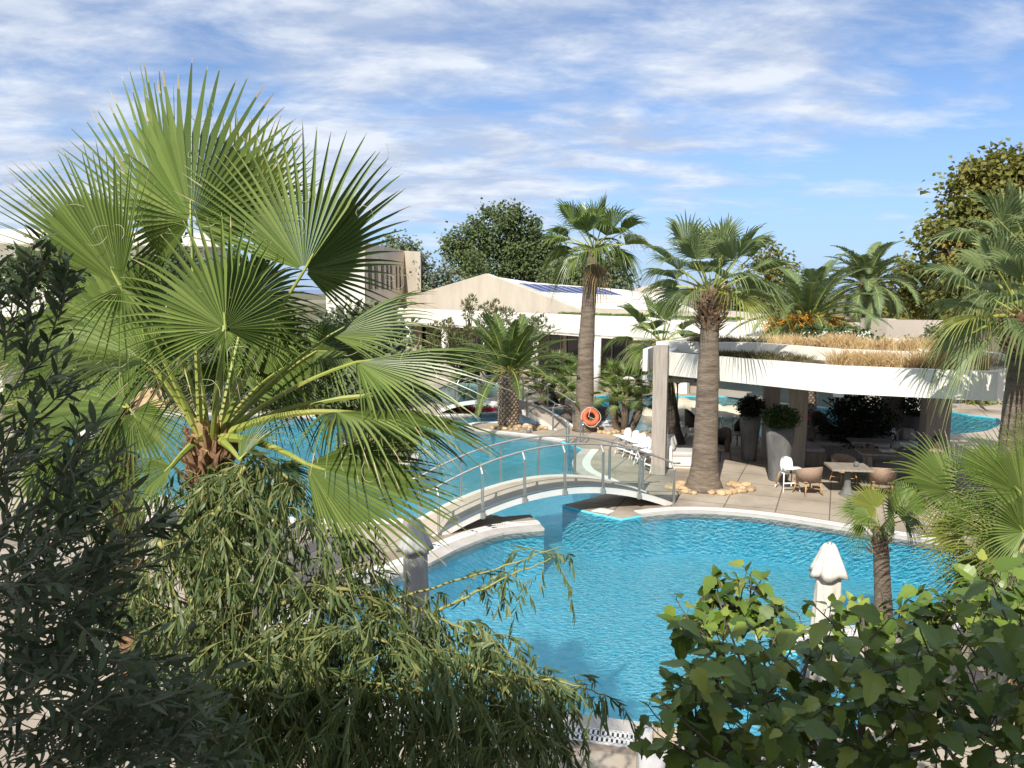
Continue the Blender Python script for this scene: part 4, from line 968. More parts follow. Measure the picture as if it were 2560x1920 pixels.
# ---- palm at the right edge, near
c3 = W(2625, 1290, 8.9); b3 = V((c3.x, c3.y + .1, 0)); rnd.seed(31)
pal3 = thing('fan_palm', 'bushy low fan palm spreading over the right edge in front of the pavilion', 'palm tree', b3)
mb = MB(); trunk_mesh(mb, b3, c3, .26, .2, seed=4, rough=.14); mb.build('trunk', M['fibre'], pal3)
FR3 = [
    ((2555, 1235, 8.5), (2395, 1060, 8.7), (-.25, 1, .5), dict(nseg=50, spread=1.35, fuse=.45, fold=.28, droop=.06, curl=.05)),
    ((2620, 1180, 8.8), (2560, 1000, 9.1), (-.1, 1, .5), dict(nseg=44, spread=1.4, fuse=.45, fold=.3, droop=.06, curl=.04)),
    ((2385, 1229, 9.6), (2200, 1150, 9.6), (.0, .8, .7), dict(nseg=44, spread=1.5, fuse=.55, fold=.3, droop=.10, curl=.06)),
    ((2385, 1232, 9.6), (2330, 1370, 9.5), (.0, 1, .4), dict(nseg=22, spread=1.6, fuse=.2, fold=.3, droop=.15, curl=.04, nopet=1)),
    ((2398, 1342, 8.9), (2265, 1318, 9.0), (.1, 1, .7), dict(nseg=36, spread=2.3, fuse=.45, fold=.1, droop=.10, curl=.05, mat='fan_yellow')),
    ((2470, 1310, 8.6), (2330, 1250, 8.7), (0, .8, .8), dict(nseg=44, spread=1.9, fuse=.5, fold=.3, droop=.15, curl=.08)),
    ((2540, 1400, 8.3), (2345, 1350, 8.3), (.1, .6, .9), dict(nseg=44, spread=1.5, fuse=.5, fold=.4, droop=.12, curl=.08, mat='fan_yellow')),
    ((2580, 1480, 8.1), (2350, 1530, 8.0), (.1, .8, .7), dict(nseg=44, spread=1.5, fuse=.5, fold=.4, droop=.15, curl=.08)),
    ((2500, 1440, 8.5), (2330, 1470, 8.5), (.1, .7, .8), dict(nseg=40, spread=1.6, fuse=.45, fold=.35, droop=.2, curl=.08)),
    ((2480, 1180, 9.3), (2350, 1120, 9.5), (0, .9, .6), dict(nseg=40, spread=2.0, fuse=.5, fold=.25, droop=.12, curl=.08)),
    ((2560, 1330, 8.2), (2460, 1180, 8.2), (-.2, 1, .3), dict(nseg=44, spread=2.0, fuse=.45, fold=.25, droop=.15, curl=.08)),
    ((2590, 1560, 8.3), (2440, 1640, 8.2), (0, .8, .7), dict(nseg=40, spread=1.7, fuse=.45, fold=.35, droop=.25, curl=.08)),
    ((2450, 1400, 9.2), (2380, 1540, 9.2), (0, .9, .5), dict(nseg=36, spread=1.7, fuse=.4, fold=.35, droop=.25, curl=.1)),
]
manual_fronds(pal3, c3, FR3, .12, .02)
# ---- small fan palm by the white umbrella
b4 = G(2213, 1580); b4.y = 11.3; b4.x = W(2213, 1560, 11.3).x; c4 = W(2200, 1322, 11.4); rnd.seed(41)
pal4 = thing('fan_palm', 'small slender fan palm with a short bare trunk beside the white closed umbrella', 'palm tree', b4)
mb = MB(); trunk_mesh(mb, b4, c4, .135, .105, flare=1.1, seed=9, rough=.06); mb.build('trunk', M['bark_fan'], pal4, smooth=True)
mb = MB(); thatch(mb, c4 - ZUP * .42, c4, .11, .08, 36, .13, .035); mb.build('leaf_bases', M['bark_thatch'], pal4)
FR4 = [
    ((2235, 1285, 11.1), (2215, 1222, 10.95), (.0, .75, .8), dict(nseg=44, spread=2.3, fuse=.6, fold=.12, droop=.05, curl=.05, size=.62)),
    ((2190, 1270, 11.5), (2125, 1232, 11.7), (-.5, .7, .7), dict(nseg=36, spread=2.0, fuse=.6, fold=.2, droop=.06, curl=.05, mat='fan_yellow', size=.50)),
    ((2265, 1265, 11.6), (2300, 1225, 11.8), (.4, .7, .7), dict(nseg=36, spread=2.0, fuse=.6, fold=.2, droop=.06, curl=.05, size=.48)),
    ((2175, 1292, 11.1), (2105, 1308, 11.0), (-.2, .6, 1), dict(nseg=34, spread=1.6, fuse=.45, fold=.3, droop=.2, curl=.1, hang=.35, size=.50)),
    ((2245, 1290, 11.0), (2315, 1300, 11.0), (.2, .6, 1), dict(nseg=34, spread=1.6, fuse=.45, fold=.3, droop=.25, curl=.12, hang=.35, size=.48)),
    ((2160, 1280, 11.6), (2090, 1268, 11.7), (-.2, .5, 1), dict(nseg=34, spread=1.4, fuse=.5, fold=.3, droop=.12, curl=.1, size=.52)),
    ((2262, 1300, 11.2), (2285, 1345, 11.2), (.4, .8, .4), dict(nseg=22, spread=1.2, fuse=.4, fold=.4, droop=.3, hang=.5, size=.36)),
    ((2152, 1312, 11.2), (2135, 1350, 11.1), (-.4, .8, .4), dict(nseg=22, spread=1.2, fuse=.4, fold=.4, droop=.3, hang=.5, size=.34)),
]
for hu, tu, nh, kw in FR4:
    kw = dict(kw); sz = kw.pop('size'); hub, tip = W(*hu), W(*tu); ax = (tip - hub).normalized()
    mm = [M[kw.pop('mat', 'fan')], M['petiole']]
    fan_frond(pal4, c4, hub, ax, V((nh[0], -nh[1], nh[2])), sz, mm, .009, kw.pop('nseg'), .02, **kw)
# ---- tall fan palm with the lifebuoy
b5 = G(1462, 1076); t5 = W(1484, 622, b5.y + .3)
auto_fan_palm('fan_palm', 'tallest fan palm with a bare grey trunk, an orange lifebuoy leaning at its foot', b5, t5, .37, .225, 23, 1.28, 1.05, 51, nseg=30, yellow=.3, elmin=-30, flare=1.3, bend=V((-.10, 0, 0)), dead=1, hang=.2, thatch_len=.3)
# ---- fan palm in front of the pavilion
b6 = G(1759, 1222); t6 = W(1778, 730, b6.y + .15)
auto_fan_palm('fan_palm', 'thick trunked fan palm with a shaggy brown collar standing before the pavilion corner', b6, t6, .36, .215, 24, 1.22, 1.08, 63, nseg=32, yellow=.25, elmin=-6, flare=1.5, thatch_len=1.0, fthatch=.32, mats=[M['fan_far'], M['petiole']], hang=.05)
# ---- leaning palm behind the pavilion corner
b7 = G(1692, 1108); t7 = W(1655, 855, b7.y)
auto_fan_palm('fan_palm', 'leaning fan palm with a dark trunk behind the grey corner post', b7, t7, .24, .16, 16, 1.2, .8, 77, nseg=26, bark='bark_dark', elmin=-35, thatch_len=.3, yellow=.2)
# ---- tall palm at the right edge
b8 = V((W(2532, 900, 14.6).x, 14.6, 0)); t8 = W(2560, 790, 14.6)
auto_fan_palm('fan_palm', 'tall fan palm at the right edge, its fronds hanging over the white roof end', b8, t8, .2, .19, 26, 1.15, .95, 82, nseg=32, yellow=.15, elmin=-32, thatch_len=.75, fthatch=.22, mats=[M['fan_far'], M['petiole']], hang=.3)
b9 = V((W(2590, 700, 19).x, 19, 0)); t9 = W(2590, 650, 19)
auto_fan_palm('fan_palm', 'higher fan palm crown partly out of view behind the right edge palm', b9, t9, .24, .2, 22, 1.35, 1.1, 95, nseg=26, elmin=-45, mats=[M['fan_far'], M['petiole']], hang=.3)
# ---- multi-trunk dwarf palm
rnd.seed(8); g0 = G(1560, 1080)
cl = thing('dwarf_fan_palm', 'clump of short fan palms on four curved trunks beside the rear pool', 'palm tree', g0)
for k, (u, v, dd, bu) in enumerate(((1530, 985, -.1, 1548), (1563, 1002, -.5, 1560), (1600, 1008, .2, 1572), (1535, 945, .6, 1566), (1600, 960, .7, 1574), (1568, 960, .0, 1558))):
    c = W(u, v, g0.y + dd); b = G(bu, 1079 - 2 * k % 3)
    if k < 4 or 1:
        mb = MB(); mb.tube(bez(b, V((c.x, c.y, b.z + .5)), c, 8), [.15, .145, .14, .135, .13, .13, .13, .125, .12], 9); mb.build('trunk', M['bark_fan'], cl, smooth=True)
    for i in range(13):
        f = (i + .5) / 13; el = R(80 - 110 * f); az = i * 2.4 + U(-.2, .2); d = V((math.cos(az) * math.cos(el), math.sin(az) * math.cos(el), math.sin(el)))
        fan_frond(cl, c, c + d * .42, (d - ZUP * .15), ZUP + d * .1 + rv(.3), .52, [M['fan'], M['petiole']], .01, 17, .03, spread=1.6, fuse=.4, fold=.3, droop=.12, curl=.08)
rnd.seed(9); g0 = G(1385, 1012)
cl2 = thing('dwarf_fan_palm', 'dense dark clump of bushy fan palms between the small bridge and the tall trunk', 'palm tree', g0)
mb = MB()
for k in range(6): mb.tube([g0 + V((U(-.9, .9), U(-.4, .4), 0)), g0 + V((U(-1, 1), U(-.4, .4), .9))], .12, 7)
mb.build('trunk', M['bark_dark'], cl2)
for u, v, dd in ((1350, 985, 0), (1400, 975, -.3), (1425, 950, .3), (1370, 940, .5), (1395, 915, .9), (1430, 990, .2), (1340, 955, .8), (1418, 925, .8)):
    c = W(u, v, g0.y + dd)
    for i in range(11):
        f = (i + .5) / 11; el = R(80 - 105 * f); az = i * 2.4 + U(-.2, .2); d = V((math.cos(az) * math.cos(el), math.sin(az) * math.cos(el), math.sin(el)))
        fan_frond(cl2, c - ZUP * .2, c + d * .4, (d - ZUP * .15), ZUP + d * .1 + rv(.3), .62, [M['tree_deep'] if k < 2 else M['fan'], M['petiole']], .01, 15, .03, spread=1.5, fuse=.4, fold=.3, droop=.12, curl=.08)
# ---- date palms
b10 = G(1271, 1066); t10 = W(1271, 932, b10.y)
date_palm('date_palm', 'stout date palm with a diamond patterned trunk on the pebble spit', b10, t10, .38, .40, 42, 3.05, 101, elmin=2, bend=.95, nl=62, ll=.46, lw=.045)
b11 = V((W(2020, 900, 31).x, 31, 0)); t11 = W(2020, 800, 31)
date_palm('date_palm', 'feathery date palm hung with orange fruit clusters above the roof grass', b11, t11, .4, .4, 40, 3.5, 111, elmin=-14, bend=1.35, fruit=10, mats=[M['date_far'], M['petiole']], nl=60, ll=.5, lw=.06)
b12 = V((W(2168, 900, 40).x, 40, 0)); t12 = W(2168, 712, 40)
date_palm('date_palm', 'distant date palm with arching fronds between the fruiting palm and the autumn tree', b12, t12, .36, .36, 38, 3.3, 121, elmin=-25, bend=1.55, mats=[M['date_far'], M['petiole']], nl=56, ll=.55, lw=.075)
# ------------------------------------------------------------------ trees and shrubs
broad_tree('round_tree', 'large dark green round tree rising behind the gabled roof', V((W(1250, 700, 78).x, 78, 0)),
    pxblobs([(1245, 575, 75, 60), (1175, 610, 66, 52), (1145, 640, 36, 40), (1330, 640, 70, 60), (1370, 670, 56, 50), (1300, 590, 60, 55), (1160, 655, 48, 40), (1340, 640, 60, 50), (1260, 650, 90, 50), (1270, 540, 52, 30), (1400, 690, 55, 40), (1390, 625, 26, 40)], 78), 17000, .30, [M['tree_green']], 201, .5)
broad_tree('round_tree', 'mid green tree between the tall palm and the bare roof ridge', V((W(1460, 700, 70).x, 70, 0)),
    pxblobs([(1440, 680, 60, 48), (1500, 700, 55, 36), (1545, 715, 40, 24), (1400, 700, 50, 40), (1530, 655, 22, 40)], 70), 3400, .36, [M['tree_pale']], 202, .35)
broad_tree('cypress_shrub', 'small upright conifer in front of the round tree', V((W(1185, 700, 66).x, 66, 0)), pxblobs([(1185, 680, 26, 44), (1180, 650, 14, 26)], 66), 1200, .22, [M['tree_green']], 203, .12)
broad_tree('oleander_tree', 'sparse grey leaved tree with pale blossom beside the tower block', V((W(1110, 720, 64).x, 64, 0)), pxblobs([(1105, 690, 34, 32), (1140, 705, 30, 28), (1075, 715, 24, 28), (1058, 660, 10, 26)], 64), 1400, .26, [M['shrub_grey']], 204, .12)
broad_tree('far_tree', 'small tree top showing behind the tower block', V((W(1005, 640, 90).x, 90, 0)), pxblobs([(1000, 612, 34, 24), (1030, 622, 20, 16)], 90), 700, .34, [M['tree_pale']], 205, .2)
broad_tree('autumn_tree', 'big plane tree with yellowing brown leaves at the right edge', V((W(2470, 800, 46).x, 46, 0)),
    pxblobs([(2490, 430, 80, 48), (2440, 480, 70, 60), (2540, 460, 70, 70), (2400, 545, 70, 60), (2480, 560, 90, 70), (2570, 560, 80, 80), (2385, 640, 80, 55), (2470, 670, 90, 60), (2350, 600, 40, 24), (2420, 740, 80, 50), (2560, 690, 80, 70), (2330, 590, 34, 12), (2430, 410, 26, 24), (2600, 400, 60, 40)], 46), 11500, .34, [M['autumn']], 206, .42, shell=.4)
broad_tree('autumn_tree', 'lower greener tree filling the space under the autumn plane tree', V((W(2310, 800, 50).x, 50, 0)),
    pxblobs([(2275, 690, 42, 40), (2320, 740, 60, 55), (2250, 770, 40, 36), (2390, 780, 70, 40), (2460, 790, 70, 40), (2270, 665, 20, 22)], 50), 4600, .30, [M['autumn_green']], 207, .3)
broad_tree('autumn_tree', 'small turning tree seen between the pavilion palm and the feather palm', V((W(1925, 740, 75).x, 75, 0)), pxblobs([(1925, 650, 30, 36), (1960, 690, 34, 30), (1900, 700, 40, 36), (1985, 720, 30, 26), (1925, 625, 14, 14)], 75), 1500, .36, [M['autumn_green']], 208, .25)
broad_tree('far_tree', 'grey green thicket of trees behind the fan palm by the pavilion', V((W(1860, 770, 55).x, 55, 0)), pxblobs([(1840, 745, 60, 34), (1900, 755, 60, 36), (1960, 765, 50, 28), (1800, 770, 40, 26)], 55), 2400, .28, [M['tree_pale']], 209, .2)
bush('olive_shrub', 'silvery bushy shrub filling the gap behind the big fan palm', V((W(900, 1040, 34.2).x, 34.2, 0)), pxblobs([(900, 850, 95, 80), (830, 900, 90, 80), (950, 900, 70, 80), (880, 960, 110, 60), (800, 980, 80, 60), (940, 830, 50, 40)], 34.4, .7), 12000, .27, 'shrub_grey', 210, aspect=.34)
bush('olive_shrub', 'grey green shrub behind the middle fronds of the big palm', V((W(640, 1035, 34.4).x, 34.4, 0)), pxblobs([(640, 880, 100, 90), (560, 900, 90, 90), (720, 930, 90, 80), (480, 860, 80, 80), (620, 970, 110, 50), (430, 900, 70, 60)], 34.6, .7), 13000, .26, 'shrub_grey', 211, aspect=.34)
bush('olive_shrub', 'dark shrub below the white building, behind the olive branches', V((W(180, 1010, 32.8).x, 32.8, 0)), pxblobs([(120, 660, 90, 40), (230, 690, 90, 50), (330, 700, 80, 50), (60, 700, 60, 40), (420, 660, 60, 40)], 32.8, .6), 6500, .23, 'tree_deep', 212, aspect=.4)
# pine-like shrub with tufted tops in front of the gable
rnd.seed(213); g = G(1180, 960); root = thing('pine_shrub', 'wide tufted pine shrub with brownish cones in front of the white roof band', 'shrub', g)
mb, mt = MB(), MB()
for k in range(150):
    u, v = U(1062, 1385), U(752, 905)
    top = 775 + 26 * math.sin(u * .03) + (max(0, u - 1300)) * .45 + max(0, 1110 - u) * .9
    if v < top: continue
    c = W(u, v, 35 + U(-1.2, 1.2)); mt.tube(bez(V((g.x + U(-1, 1), g.y, .1)), (c + g) / 2 + V((0, 0, .6)), c, 4), [.07, .05, .035, .02, .012], 4)
    for q in range(46):
        d = (V((rnd.gauss(0, 1), rnd.gauss(0, 1), rnd.gauss(.5, 1)))).normalized(); p = c + V((d.x * .15, d.y * .15, d.z * .26)); leaf_quad(mb, p, (d + ZUP * .4).normalized(), rv(1).normalized(), U(.14, .24), .028)
mt.build('stem', M['bark_tree'], root); mb.build('foliage', M['pine'], root)
# hedge on the island
rnd.seed(214); g = G(955, 1135); root = thing('clipped_hedge', 'yellow green clipped hedge on the small kerbed island in the pool', 'hedge', g)
mt, mb = MB(), MB()
for k in range(8): mt.tube([g + V((U(-.8, .8), U(-.3, .3), 0)), g + V((U(-1, 1), U(-.4, .4), .7))], .03, 5)
mt.build('stem', M['bark_tree'], root)
HB = pxblobs([(985, 1100, 48, 42), (930, 1095, 50, 46), (1010, 1120, 28, 36), (885, 1105, 40, 40)], G(955, 1140).y + .3, .8)
crown_leaves(mb, HB, 4600, .085, .45, .75, 0); mb.build('foliage', M['hedge_yellow'], root)
rnd.seed(215); mb = MB()
for k in range(1400):
    q = U(0, 2 * PI); r = U(.55, .97) ** .5; g = G(950 + 86 * r * math.cos(q), 1132 + 36 * r * math.sin(q)); h = U(.08, .28); d = rv(.5); d.z = 1
    leaf_quad(mb, g + ZUP * .05, d.normalized(), rv(1).normalized(), h, .02)
setp(mb.build('ground_cover', M['shrub_grey'], None), kind='stuff')
# roof grasses
def grass_patch(name, pts, n, hmin, hmax, mat, z, seed, spread=.22, wid=.012, kind='stuff', per=95):
    rnd.seed(seed); mb = MB(); k = 0
    while k < n:
        i = rnd.randrange(len(pts) - 1); p = V(pts[i]).lerp(V(pts[i + 1]), U(0, 1)); c = p + V((U(-spread, spread), U(-spread, spread), 0)); c.z = z; hh = U(hmin, hmax) * U(.7, 1.1); ln = rv(.22); m = int(per * U(.4, 1.3))
        for j in range(m):
            b = c + V((rnd.gauss(0, .07), rnd.gauss(0, .07), 0)); d = V((rnd.gauss(ln.x, .24), rnd.gauss(ln.y, .24), 1)).normalized(); l = hh * U(.5, 1.12); s = d.cross(rv(1)).normalized() * wid
            m_ = b + d * l * .55; t = b + d * l + V((d.x, d.y, 0)) * l * .6 - ZUP * l * .08
            mb.add([b - s * .5, b + s * .5, m_ + s, t, m_ - s], [(0, 1, 2, 4), (4, 2, 3)])
        k += m
    return setp(mb.build(name, M[mat], None), kind=kind)
def gp(*q): return [V((W(u, v, d).x, d, 0)) for u, v, d in q]
grass_patch('feather_grass', gp((2105, 900, 18.9), (2200, 900, 18.4), (2320, 900, 17.9), (2380, 900, 17.7), (2440, 900, 17.6)), 8000, .42, .80, 'straw', ZT - .16, 301, .28, .009)
grass_patch('feather_grass', gp((1920, 880, 24.6), (2050, 880, 23.6), (2150, 880, 22.4), (2260, 890, 21.6), (2360, 890, 21.0)), 7000, .32, .62, 'straw', ZT + .05, 302, .38, .009)
grass_patch('roof_herbs', gp((1790, 900, 21.4), (1850, 900, 20.7), (1930, 900, 20.0), (2040, 900, 19.0)), 6200, .24, .46, 'herb', ZT - .16, 303, .26, .012)
grass_patch('roof_herbs', gp((1740, 880, 24.4), (1800, 880, 24.3), (1880, 880, 24.2)), 2600, .26, .44, 'herb', ZT + .05, 304, .3, .012, per=30)
bush('roof_shrub', 'leafy green roof shrub dotted with white flowers below the orange fruit', V((W(2090, 850, 26).x, 26, ZT)), pxblobs([(2040, 845, 60, 24), (2110, 850, 60, 24), (2170, 866, 40, 16), (1990, 850, 40, 18)], 25.6, .8), 2600, .12, 'box_leaf', 305, cat='shrub')
rnd.seed(306); mb = MB()
for k in range(150):
    p = W(U(2010, 2190), U(828, 862), 25.0 + U(-.3, .2)); leaf_quad(mb, p, rv(1).normalized(), V((0, -1, .5)), .06, .03)
setp(mb.build('white_blossom', M['petal_white'], None), kind='stuff')
bush('roof_shrub', 'small green roof shrub beside the beige annex wall', V((W(2310, 860, 26).x, 26, ZT)), pxblobs([(2300, 862, 36, 12), (2345, 850, 36, 22), (2215, 866, 22, 12)], 25.4, .8), 900, .11, 'tree_pale', 307)
grass_patch('roof_sedum', gp((1280, 780, 52.2), (1400, 785, 46.5), (1500, 790, 42.4), (1600, 795, 40.2), (1700, 800, 38.0), (1850, 806, 35.5)), 5200, .1, .2, 'grass', 3.98, 308, .1, .03, per=14)
# ------------------------------------------------------------------ the near trees
def in_poly(u, v, P):
    c = False; j = len(P) - 1
    for i in range(len(P)):
        if (P[i][1] > v) != (P[j][1] > v) and u < (P[j][0] - P[i][0]) * (v - P[i][1]) / (P[j][1] - P[i][1]) + P[i][0]: c = not c
        j = i
    return c
def pick(P):
    us, vs = [p[0] for p in P], [p[1] for p in P]
    while True:
        u, v = U(min(us), max(us)), U(min(vs), max(vs))
        if in_poly(u, v, P): return u, v
# weeping willow
rnd.seed(401); wb = V((-1.75, 3.65, 0)); KW = .83
wil = thing('weeping_willow', 'weeping willow with hanging strands of narrow leaves in front of the pool', 'tree', wb)
BR = [[(640, 1960, 4.4), (560, 1650, 4.6), (430, 1400, 4.8)], [(396, 1369, 4.8), (490, 1315, 4.9), (582, 1247, 5.0), (602, 1180, 5.0), (640, 1138, 5.0), (745, 1215, 4.95)], [(582, 1247, 5.0), (700, 1240, 5.1), (836, 1298, 5.1), (969, 1434, 5.1)],
      [(430, 1400, 4.8), (560, 1392, 4.9), (690, 1411, 5.0), (810, 1450, 5.0), (900, 1480, 5.0)], [(700, 1510, 4.7), (828, 1467, 4.8), (981, 1495, 4.9), (1132, 1561, 4.9), (1248, 1614, 4.9), (1340, 1700, 4.9)],
      [(900, 1540, 4.9), (1000, 1495, 5.1), (1184, 1440, 5.2), (1400, 1368, 5.3)], [(1080, 1535, 5.0), (1180, 1485, 5.1), (1290, 1432, 5.2), (1405, 1385, 5.3)],
      [(640, 1600, 4.6), (715, 1570, 4.6), (886, 1585, 4.7), (1045, 1619, 4.7), (1280, 1697, 4.7), (1400, 1700, 4.7), (1530, 1745, 4.7)], [(600, 1840, 4.3), (727, 1816, 4.3), (930, 1860, 4.3), (1100, 1840, 4.3), (1300, 1800, 4.35), (1440, 1890, 4.35)],
      [(840, 1930, 4.4), (825, 1781, 4.4), (741, 1631, 4.5), (700, 1560, 4.6)], [(430, 1400, 4.8), (480, 1230, 4.9), (520, 1190, 5.0), (570, 1185, 5.0)], [(560, 1650, 4.6), (480, 1560, 4.5), (360, 1500, 4.5), (300, 1470, 4.5)],
      [(640, 1600, 4.6), (760, 1690, 4.4), (900, 1700, 4.4), (1100, 1740, 4.5), (1330, 1780, 4.55)], [(600, 1840, 4.3), (500, 1740, 4.2), (400, 1700, 4.2)], [(836, 1298, 5.1), (880, 1330, 5.1), (1000, 1440, 5.0)]]
mb = MB(); tops = []
mb.tube([wb, wb + V((.15, .05, 1.2)), W(640, 1960, 3.65)], [.16, .13, .09], 8)
for i, b in enumerate(BR):
    pts = [W(p[0], p[1], p[2] * KW) for p in b]; fine = []
    for k in range(len(pts) - 1):
        for q in range(8): fine.append(pts[k].lerp(pts[k + 1], q / 8) + rv(.006))
    fine.append(pts[-1]); r0 = {0: .05, 1: .030, 9: .028, 2: .008, 4: .013, 5: .011, 6: .010, 7: .013}.get(i, .010)
    mb.tube(fine, [max(.003, r0 * (1 - .75 * k / len(fine))) for k in range(len(fine))], 6)
    wgt = {5: .30, 6: .35, 2: .35, 0: .2, 14: .3}.get(i, 1.0)
    for k in range(len(fine) - 1):
        for q in range(4):
            if U(0, 1) < wgt * .55: tops.append((fine[k].lerp(fine[k + 1], U(0, 1)) + rv(.04), 0))
mb.build('branch', [M['twig_green']], wil, smooth=True)
ENV = [(430, 1400), (500, 1330), (570, 1230), (640, 1180), (730, 1240), (790, 1330), (830, 1450), (890, 1530), (1030, 1570), (1180, 1600), (1290, 1660), (1360, 1740), (1400, 1840), (1420, 1960), (560, 1960), (420, 1800), (300, 1600), (330, 1450)]
for k in range(520):
    u, v = pick(ENV); tops.append((W(u, v - 60, U(3.5, 4.3)), 1))
LOW = [(560, 1640), (900, 1620), (1200, 1680), (1330, 1780), (1380, 1960), (560, 1960), (440, 1800)]
for k in range(260):
    u, v = pick(LOW); tops.append((W(u, v - 60, U(3.3, 4.0)), 1))
mb, mt = MB(), MB()
for (p, kd) in tops:
    az = U(0, 2 * PI); d = V((math.cos(az) * .6, math.sin(az) * .5, U(-.4, .35))); ln = U(.16, .52) if kd else U(.12, .46); st = .030; pts = [p]; n = int(ln / st)
    d.normalize()
    for k in range(n):
        d = (d - ZUP * .16 + rv(.05)).normalized(); pts.append(pts[-1] + d * st)
        for g in (-1, 1):
            if U(0, 1) < .28: continue
            sd = d.cross(V((math.cos(az + 1.3), math.sin(az + 1.3), .2))).normalized(); ld = (d * .55 + sd * g * .55 - ZUP * .75 + rv(.25)).normalized()
            lance_leaf(mb, pts[-1], ld, rv(1).normalized(), U(.055, .115), U(.0052, .0088), 0, U(0, .3))
    if n > 2: mt.tube(pts[::2] + [pts[-1]], .0014, 3, cap=False)
mb.build('foliage', M['willow'], wil); mt.build('twig', M['twig_green'], wil)
# olive branches, close at the left
rnd.seed(402); ob = V((-1.7, 1.15, 0))
olv = thing('olive_tree', 'dark olive branches with narrow grey leaves close at the left edge', 'tree', ob)
mt, mb = MB(), MB()
mt.tube([ob, ob + V((.2, .1, 2.0)), V((-1.25, 1.3, 4.0)), W(20, 1300, 1.4)], [.09, .07, .035, .006], 8)
KO = .68
def olive_twig(p, d, ln, sc_=1.0):
    ln *= KO; sc_ *= KO; st = .0165; pts = [p]; n = int(ln / st); a0 = U(0, PI)
    for k in range(n):
        d = (d + rv(.10) + ZUP * .02).normalized(); pts.append(pts[-1] + d * st); a0 += PI / 2
        o = ortho(V((math.cos(a0), math.sin(a0), .3)), d)
        for g in (-1, 1):
            if U(0, 1) < .12: continue
            ld = (d * .75 + o * g * .75 + rv(.2)).normalized(); lance_leaf(mb, pts[-1], ld, (ZUP + rv(.8)).normalized(), U(.046, .074) * sc_, U(.0050, .0080) * sc_, 0, U(-.1, .25))
    mt.tube(pts, [.0019 - .001 * k / max(1, n) for k in range(n + 1)], 4, cap=False)
OENV = [(-40, 1100), (60, 1080), (120, 1120), (180, 1120), (215, 1180), (235, 1260), (250, 1340), (250, 1450), (280, 1560), (320, 1640), (380, 1740), (480, 1830), (560, 1960), (-40, 1960)]
for k in range(215):
    u, v = pick(OENV); olive_twig(W(u - 20, v + 40, U(1.65, 2.5) * KO), V((U(.1, 1.0), U(-.4, .5), U(-.05, 1.0))).normalized(), U(.10, .26))
for k in range(130):
    u, v = pick([(-40, 1380), (200, 1400), (300, 1640), (480, 1830), (560, 1960), (-40, 1960)]); olive_twig(W(u - 20, v + 20, U(1.5, 2.3) * KO), V((U(.3, 1.0), U(-.4, .5), U(-.5, .5))).normalized(), U(.10, .24))
for (u0, v0, u1, v1, d) in ((70, 800, 118, 590, 2.0), (110, 900, 185, 690, 2.0), (150, 780, 175, 660, 2.05), (30, 1100, 215, 925, 2.0), (60, 950, 90, 640, 2.1), (120, 1290, 235, 1050, 2.0), (330, 1330, 405, 1285, 2.1), (330, 1345, 440, 1320, 2.1), (150, 1400, 260, 1195, 2.0), (210, 1500, 300, 1330, 2.05), (10, 900, 40, 690, 2.1), (230, 1620, 330, 1500, 2.1)):
    a, b = W(u0, v0, d * KO), W(u1, v1, d * KO - .03); olive_twig(a, (b - a).normalized(), (b - a).length / KO, 1.08)
    for k in range(3): olive_twig(a.lerp(b, U(.2, .7)), ((b - a).normalized() + rv(.5)).normalized(), U(.06, .12), 1.0)
for k in range(7):
    u, v = pick([(-40, 680), (50, 700), (100, 820), (150, 960), (150, 1080), (-40, 1060)]); olive_twig(W(u - 20, v + 40, U(1.8, 2.3) * KO), V((U(.1, .7), U(-.3, .4), U(.3, 1.0))).normalized(), U(.10, .22))
for (pl) in (((-20, 1130, 2.0), (60, 1080, 2.0), (140, 1020, 2.0), (200, 960, 2.0)), ((-20, 1330, 1.9), (100, 1260, 1.95), (180, 1150, 2.0), (230, 1060, 2.0)), ((-20, 1600, 1.9), (140, 1500, 2.0), (250, 1400, 2.0))):
    mt.tube([W(p[0], p[1], p[2] * KO) for p in pl], [.004, .0034, .0027, .002][:len(pl)], 5)
mt.build('branch', M['twig'], olv); mb.build('foliage', M['olive'], olv)
# mulberry at the lower right
rnd.seed(403); mbse = V((1.75, 4.2, 0))
mul = thing('mulberry_tree', 'broad leaved mulberry filling the lower right corner, lit only at its tips', 'tree', mbse)
mt, mb = MB(), MB()
def mul_leaf(p, d, n, l):
    s = d.cross(n).normalized(); n2 = s.cross(d).normalized(); w_ = l * .46
    prof = [(0, 0), (-.05, .30), (.08, .62), (.30, .95), (.36, .72), (.50, .80), (.58, .52), (.78, .42), (1.0, 0.0)]
    jag = U(.85, 1.1); cup = U(.05, .35); bd = U(.1, .4); vs = []
    def at(t, x): return p + d * l * t + s * w_ * x + n2 * (cup * abs(x) * w_) - n2 * bd * l * t * t
    mids = [at(t, 0) for t in (0, .08, .30, .50, .75, 1.0)]
    lf = [at(t, x * jag) for t, x in prof[1:-1]]; rt = [at(t, -x * jag) for t, x in prof[1:-1]]
    vs = mids + lf + rt; L0, R0 = 6, 13
    fs = [(0, 1, L0 + 1, L0), (1, 2, L0 + 2, L0 + 1), (2, 3, L0 + 4, L0 + 3, L0 + 2), (3, L0 + 5, L0 + 4), (3, 4, L0 + 6, L0 + 5), (4, 5, L0 + 6)]
    fs += [(0, R0, R0 + 1, 1), (1, R0 + 1, R0 + 2, 2), (2, R0 + 2, R0 + 3, R0 + 4, 3), (3, R0 + 4, R0 + 5), (3, R0 + 5, R0 + 6, 4), (4, R0 + 6, 5)]
    mb.add(vs, fs)
